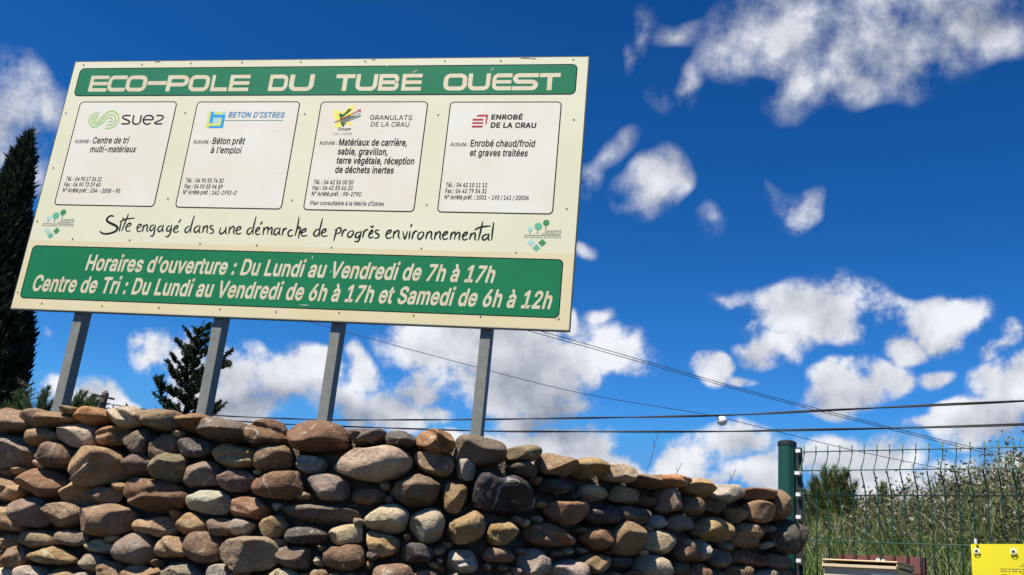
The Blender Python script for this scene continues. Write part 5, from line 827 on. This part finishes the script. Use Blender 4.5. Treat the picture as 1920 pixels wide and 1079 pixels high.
# ------------------------------------------------------------------ vegetation
def leaf_mat(name, rough=.6, trans=.25):
    m = bpy.data.materials.new(name); m.use_nodes = True; t = m.node_tree; b = t.nodes['Principled BSDF']; a = t.nodes.new('ShaderNodeAttribute'); a.attribute_name = 'tone'
    b.inputs['Roughness'].default_value = rough; b.inputs['Specular IOR Level'].default_value = .25; t.links.new(a.outputs['Color'], b.inputs['Base Color'])
    tr = t.nodes.new('ShaderNodeBsdfTranslucent'); t.links.new(a.outputs['Color'], tr.inputs[0]); mx_ = t.nodes.new('ShaderNodeMixShader'); mx_.inputs[0].default_value = trans
    t.links.new(b.outputs[0], mx_.inputs[1]); t.links.new(tr.outputs[0], mx_.inputs[2]); t.links.new(mx_.outputs[0], t.nodes['Material Output'].inputs[0]); return m
m_leaf = leaf_mat('foliage'); m_bark = mat('bark', (.11, .08, .055), .9, var=.35, vscale=20, bump=.6)
def blades(P, D, L, Wd, col, bend=None):
    # one tapered, slightly bent blade per row: base P, direction D, length L, width Wd
    P, D = np.asarray(P), np.asarray(D); n = len(P); D = D / np.linalg.norm(D, axis=1)[:, None]
    sd = np.cross(D, rng.normal(size=(n, 3))); sd /= np.linalg.norm(sd, axis=1)[:, None]
    L = np.broadcast_to(L, n)[:, None]; Wd = np.broadcast_to(Wd, n)[:, None]; bd = np.zeros((n, 3)) if bend is None else bend
    mid = P + D * L * .55 + bd * L * .25; tip = P + D * L + bd * L
    V = np.stack([P - sd * Wd * .35, P + sd * Wd * .35, mid + sd * Wd * .5, mid - sd * Wd * .5, tip], 1).reshape(-1, 3)
    i = np.arange(n)[:, None] * 5; Q = np.r_[i + [0, 1, 2, 3], i + [3, 2, 4, 4]]
    T3 = np.concatenate([i + [0, 1, 2], i + [0, 2, 3], i + [3, 2, 4]])
    return V, T3, np.repeat(col, 5, axis=0)
def rebase(me, base):
    co = np.empty(len(me.vertices) * 3, np.float32); me.vertices.foreach_get('co', co); co = co.reshape(-1, 3) - np.asarray(base, np.float32); me.vertices.foreach_set('co', co.ravel()); me.update()
def foliage(name, V, F, T_, root):
    me = np_mesh(name, V, F, [m_leaf], T_, smooth=False); o = bpy.data.objects.new(name, me); COL.objects.link(o)
    if root is not None: o.parent = root; o.matrix_parent_inverse = Matrix.Translation(-root.location)
    else: base = [V[:, 0].mean(), V[:, 1].mean(), V[:, 2].min()]; rebase(me, base); o.location = base
    return o
def cols(n, cl, jit=.25):
    c = np.array(cl)[rng.integers(0, len(cl), n)]; return np.clip(c * rng.uniform(1 - jit, 1 + jit, (n, 1)), 0.003, 1)
# cypress
apex = at(56, 249, 11.0); cr_ = empty('cypress_tree', (apex[0], apex[1], 1.9)); tag(cr_, 'tall dark cypress tree at the left edge, partly behind the billboard', 'tree')
b = MB(); b.tube([(apex[0], apex[1], 1.8), (apex[0], apex[1], apex[2] - .5)], [.10, .02], 8); b.build('trunk', m_bark, cr_)
n = 42000; zz = apex[2] - (apex[2] - 2.0) * rng.random(n) ** .62; dz = (apex[2] - zz)
R_ = np.interp(dz, [0, .12, .24, .34, .55, .9, 1.4, 1.98, 2.35, 2.7, 3.15, 4], [.006, .025, .06, .10, .14, .20, .28, .43, .55, .57, .66, .70]); an = rng.random(n) * 2 * math.pi
lump = np.array([mnoise.noise(Vector((math.cos(a) * 1.6, math.sin(a) * 1.6, z * 2.2))) + .6 * mnoise.noise(Vector((math.cos(a) * 4, math.sin(a) * 4, z * 6))) for a, z in zip(an, zz)])
rr = R_ * (1 + .16 * lump) * (rng.random(n) ** .22)
P_ = np.c_[apex[0] + rr * np.cos(an), apex[1] + rr * np.sin(an), zz]; D_ = np.c_[np.cos(an) * .45, np.sin(an) * .45, np.ones(n)] + rng.normal(0, .28, (n, 3))
V, F, T_ = blades(P_, D_, rng.uniform(.05, .15, n), rng.uniform(.016, .032, n), cols(n, [(.012, .022, .010), (.018, .032, .012), (.028, .042, .016), (.010, .016, .009)]))
foliage('crown', V, F, T_, cr_)
# conifer with upturned branches
def conifer(name, label, px, pyt, Y, zbase, Lmax, nb, dark, seed, group=None):
    r = np.random.default_rng(seed); top = at(px, pyt, Y); root = empty(name, (top[0], top[1], zbase)); tag(root, label, 'tree', group); H = top[2] - zbase
    tb_ = MB(); tb_.tube([(top[0], top[1], zbase), (top[0] - .01, top[1], zbase + H * .5), (top[0], top[1], top[2] - .03)], [.05, .03, .006], 7)
    PP, DD = [], []
    side = [(.655, .62, 3.2), (.70, .52, 2.9), (.765, .40, 3.4), (.82, .40, 3.0), (.895, .30, 3.25), (.735, .40, .1), (.70, .46, -.2), (.86, .20, -.1)]     # longer lopsided branches
    for k in range(nb + len(side)):
        h = (k + r.random()) / nb; L_ = Lmax * (.10 + .9 * (1 - h) ** .85) * r.choice([r.uniform(.3, .7), r.uniform(.7, 1.0), r.uniform(.95, 1.35)]); a = k * 2.4 + r.uniform(-.4, .4); base = np.array([top[0], top[1], zbase + H * h * .97])
        if k >= nb: h, L_, a = side[k - nb]; base[2] = zbase + H * h
        d = np.array([math.cos(a), math.sin(a), 0]); up_ = r.uniform(-.05, .6); pts = [base + d * L_ * t + np.array([.10 * L_ * t, 0, L_ * (up_ * t + .42 * t * t)]) + r.normal(0, .008, 3) for t in np.linspace(0, 1, 9)]
        tb_.tube(pts, list(np.linspace(.010, .003, 9)), 5)
        twigs = [pts]
        for q in range(int(3 + L_ * 9)):
            i = r.integers(2, 8); s = r.choice([-1, 1]); sd = np.array([-d[1] * s, d[0] * s, 0]) * r.uniform(.6, 1) + d * .6 + np.array([0, 0, r.uniform(.2, .9)]); sd /= np.linalg.norm(sd); l = L_ * r.uniform(.16, .34)
            tw = [pts[i] + sd * l * t + np.array([0, 0, l * .25 * t * t]) for t in np.linspace(0, 1, 5)]; tb_.tube(tw, .003, 4); twigs.append(tw)
        for tw in twigs:
            tw = np.array(tw); m_ = max(50, int(np.linalg.norm(tw[-1] - tw[0]) * 620)); t = r.random(m_) * (len(tw) - 1); i = np.minimum(t.astype(int), len(tw) - 2); fpos = tw[i] + (tw[i + 1] - tw[i]) * (t - i)[:, None]; ax_ = tw[i + 1] - tw[i]; ax_ /= np.linalg.norm(ax_, axis=1)[:, None]
            PP.append(fpos); DD.append(ax_ * .75 + r.normal(0, .55, (m_, 3)))
    zz_ = np.linspace(.4, 1, 160); PP.append(np.c_[np.full(160, top[0]), np.full(160, top[1]), zbase + H * zz_]); DD.append(r.normal(0, .5, (160, 3)) + [0, 0, .8])
    PP, DD = np.vstack(PP), np.vstack(DD); tb_.build('trunk', m_bark, root)
    V, F, T_ = blades(PP, DD, r.uniform(.03, .07, len(PP)), r.uniform(.009, .016, len(PP)), cols(len(PP), dark)); foliage('crown', V, F, T_, root); return root
conifer('conifer', 'dark conifer with upturned branches between the two left sign posts', 381, 603, 14.5, 1.9, 1.0, 96, [(.018, .034, .014), (.026, .046, .017), (.038, .060, .022), (.014, .024, .011)], 5)
# young pines: upright shoots of long needles
def pine(name, label, px, pyt, Y, width, height, ns, seed, cl, group, nl=.075):
    r = np.random.default_rng(seed); top = at(px, pyt, Y); zb = top[2] - height; root = empty(name, (top[0], top[1], zb)); tag(root, label, 'pine', group)
    tb_ = MB(); tb_.tube([(top[0], top[1], zb), (top[0], top[1], top[2] - .05)], [.03, .008], 6); PP, DD, LL = [], [], []
    for k in range(ns):
        a = r.random() * 6.283; q = r.random() ** .6; h = r.uniform(.05, 1.0) * (1 + .12 * math.sin(a * 3 + seed)) / 1.12 if k else 1.0
        rad = width / 2 * (1 - h ** 3 * .75) * q if k else 0; tipz = zb + height * h * (1 - .22 * q * q); l = r.uniform(.10, .32) * (height / .7) ** .5
        d = nrm([math.cos(a) * q * .5, math.sin(a) * q * .5, 1.0]); tip = np.array([top[0] + math.cos(a) * rad, top[1] + math.sin(a) * rad, tipz]); base = tip - d * l
        tb_.tube([np.array([top[0], top[1], max(zb, base[2] - rad * .7)]), base, tip], [.006, .005, .003], 5)
        m_ = int(260 * l / .2); t = r.random(m_); PP.append(base + np.outer(t, d * l)); DD.append(d * r.uniform(.8, 1.7, (m_, 1)) + r.normal(0, .42, (m_, 3))); LL.append(r.uniform(.6, 1.1, m_) * nl)
    PP, DD, LL = np.vstack(PP), np.vstack(DD), np.concatenate(LL); tb_.build('trunk', m_bark, root)
    V, F, T_ = blades(PP, DD, LL, r.uniform(.0035, .006, len(PP)), cols(len(PP), cl)); foliage('needles', V, F, T_, root)
GP = [(.085, .115, .032), (.12, .145, .04), (.06, .085, .026), (.17, .17, .065)]
pine('young_pine', 'bushy young pine behind the fence, beside the green post', 1566, 864, 8.6, 1.0, .95, 150, 11, GP, None, .10)
pine('young_pine', 'small pine shoot right of the bushy pine behind the fence', 1652, 905, 9.0, .36, .6, 30, 12, GP, None, .10)
GL = [(.085, .125, .045), (.11, .15, .055), (.05, .08, .03)]
for k, (px, py, w_, h_) in enumerate(((92, 722, .5, .62), (38, 738, .55, .5), (152, 728, .46, .55), (178, 736, .40, .5))):
    pine('young_pine', ('young pine showing just left of the first sign post', 'low young pine at the foot of the cypress', 'young pine showing just right of the first sign post', 'low pine tips in front of the pole top')[k], px, py, 8.8 + .25 * k, w_, h_, 42, 30 + k, GL, 'young pines behind the wall', .085)
# bare twiggy shrub beside the cypress
tp = at(62, 712, 9.6); sh = empty('twiggy_shrub', (tp[0], tp[1], 1.95)); tag(sh, 'thin twiggy shrub with sparse leaves beside the cypress foot', 'shrub'); b = MB(); PP, DD = [], []; r = np.random.default_rng(77)
b.tube([(tp[0] - .05, tp[1], 1.95), (tp[0] - .02, tp[1], tp[2] - .3), tuple(tp)], [.02, .008, .003], 5)
for k in range(34):
    h = r.uniform(.35, 1); base = np.array([tp[0] - .02, tp[1], 1.95 + (tp[2] - 1.95) * h]); a = r.random() * 6.28; l = r.uniform(.12, .30) * (1.15 - .6 * h); d = nrm([math.cos(a), math.sin(a), r.uniform(.4, 1.0)]); tip = base + d * l; b.tube([base, base + d * l * .5 + [0, 0, .01], tip], [.005, .004, .002], 4)
    for q in range(14): PP.append(base + d * l * r.uniform(.3, 1)); DD.append(d * .6 + r.normal(0, .6, 3))
b.build('branches', m_bark, sh); V, F, T_ = blades(PP, DD, .035, .007, cols(len(PP), [(.05, .07, .03), (.08, .085, .05)])); foliage('leaves', V, F, T_, sh)
# grass on the bank behind the fence
n = 46000; al = rng.uniform(-1.0, 2.3, n); s_ = rng.random(n) ** 1.15 * 4.6 + .12
P_ = np.array([FP[:2]]) + np.outer(al, FD[:2]) - np.outer(s_, FN[:2]); ok = np.ones(n, bool); P_ = P_[ok]; n = len(P_)
Z_ = np.array([bank(*q) for q in P_]); cl_ = np.array([mnoise.noise(Vector((x * 2.3, y * 2.3, 3))) for x, y in P_])
hgt = np.clip(.27 + .17 * cl_ + rng.normal(0, .05, n), .08, .6)
D_ = np.c_[rng.normal(0, .28, n), rng.normal(0, .28, n), np.ones(n)]; bend = np.c_[rng.normal(0, .28, n), rng.normal(0, .28, n), -np.abs(rng.normal(0, .12, n))]
green = cols(n, [(.09, .155, .030), (.12, .19, .040), (.07, .12, .026), (.16, .21, .06)]); straw = cols(n, [(.30, .26, .14), (.22, .19, .10), (.36, .33, .22)])
drier = np.clip((P_[:, 0] - 1.6) * .16 + .12 + .12 * cl_, .05, .6); C_ = np.where((rng.random(n) < drier)[:, None], straw, green)
V, F, T_ = blades(np.c_[P_, Z_ - .02], D_, hgt, rng.uniform(.005, .010, n), C_, bend)
tag(foliage('grass', V, F, T_, None), kind='stuff', label='green and straw grass on the bank behind the fence')
# tall dry weeds with seed heads
r = np.random.default_rng(21); PP, DD, LL, WW, CC, BB = [], [], [], [], [], []
def stem(base, d, l, w, c, bnd=(0, 0, 0)): PP.append(base); DD.append(d); LL.append(l); WW.append(w); CC.append(c); BB.append(bnd)
for k in range(5200):
    al = r.uniform(-.6, 1.9); s = r.uniform(1.3, 3.9); q = FP[:2] + FD[:2] * al - FN[:2] * s; kk = (q[0] / q[1] - .29) / .22
    if kk > 1.35 or r.random() > .05 + max(kk, 0) * .36: continue
    z = bank(*q); tall = (.20 + .20 * max(0, min(kk, 1.3))) * r.uniform(.55, 1.4)
    d = nrm([r.normal(0, .16), r.normal(0, .16), 1]); base = np.array([*q, z]); c = np.array([(.13, .17, .055), (.22, .20, .11), (.095, .145, .045), (.09, .07, .045)][r.integers(4)]) * r.uniform(.7, 1.2)
    bnd = np.array([r.normal(0, .12), r.normal(0, .12), -.03]); stem(base, d, tall, .0055, c, bnd)
    for j in range(r.integers(3, 8)):
        t = r.uniform(.35, .97); p0 = base + d * tall * t + bnd * tall * (.25 * t / .55 if t < .55 else .25 + .75 * (t - .55) / .45); dd = nrm([r.normal(0, .6), r.normal(0, .6), 1]); l = r.uniform(.05, .17); stem(p0, dd, l, .0036, c)
        tip = p0 + dd * l; hd = np.array([(.05, .04, .03), (.08, .065, .04), (.40, .38, .30), (.14, .14, .06), (.11, .13, .045), (.13, .16, .05)][r.integers(6)])
        for m_ in range(4): stem(tip - dd * .006, nrm(dd + r.normal(0, .7, 3)), r.uniform(.012, .026), .009, hd)
    for j in range(r.integers(3, 9)): t = r.uniform(.05, .6); stem(base + d * tall * t, nrm([r.normal(0, .8), r.normal(0, .8), .8]), r.uniform(.05, .13), .011, c * r.uniform(.8, 1.4), (r.normal(0, .2), r.normal(0, .2), -.2))
V, F, T_ = blades(PP, DD, np.array(LL), np.array(WW), np.array(CC), np.array(BB)); tag(foliage('tall_weeds', V, F, T_, None), kind='stuff', label='tall dry weeds with seed heads on the bank')
# single dry stems standing on the wall
for k, (px, y0, y1, lab) in enumerate(((1233, 893, 806, 'tallest dry stem on the sloping wall top'), (1277, 898, 868, 'short dry stem right of the tallest one on the wall top'), (1378, 920, 880, 'dry stem on the pale capping stone near the fence post'))):
    h_, tn, nn = wall_hit(px, y0); p0 = h_ - nn * .12 - np.array([0, 0, .05]); p1 = on_plane(px + 2, y1, p0, nn); b = MB(); mid = (p0 + p1) / 2 + tn * .008
    b.tube([p0, mid, p1], [.0022, .0016, .001], 5); b.tube([mid + (p1 - mid) * .4, mid + (p1 - mid) * .7 + tn * -.018], .0009, 4)
    o = b.build('dry_stem', mat('dry_stalk', (.07, .055, .04), .9)); tag(o, lab, 'stem', 'dry stems on the wall top')
for me in list(bpy.data.meshes):
    if me.users == 0: bpy.data.meshes.remove(me)
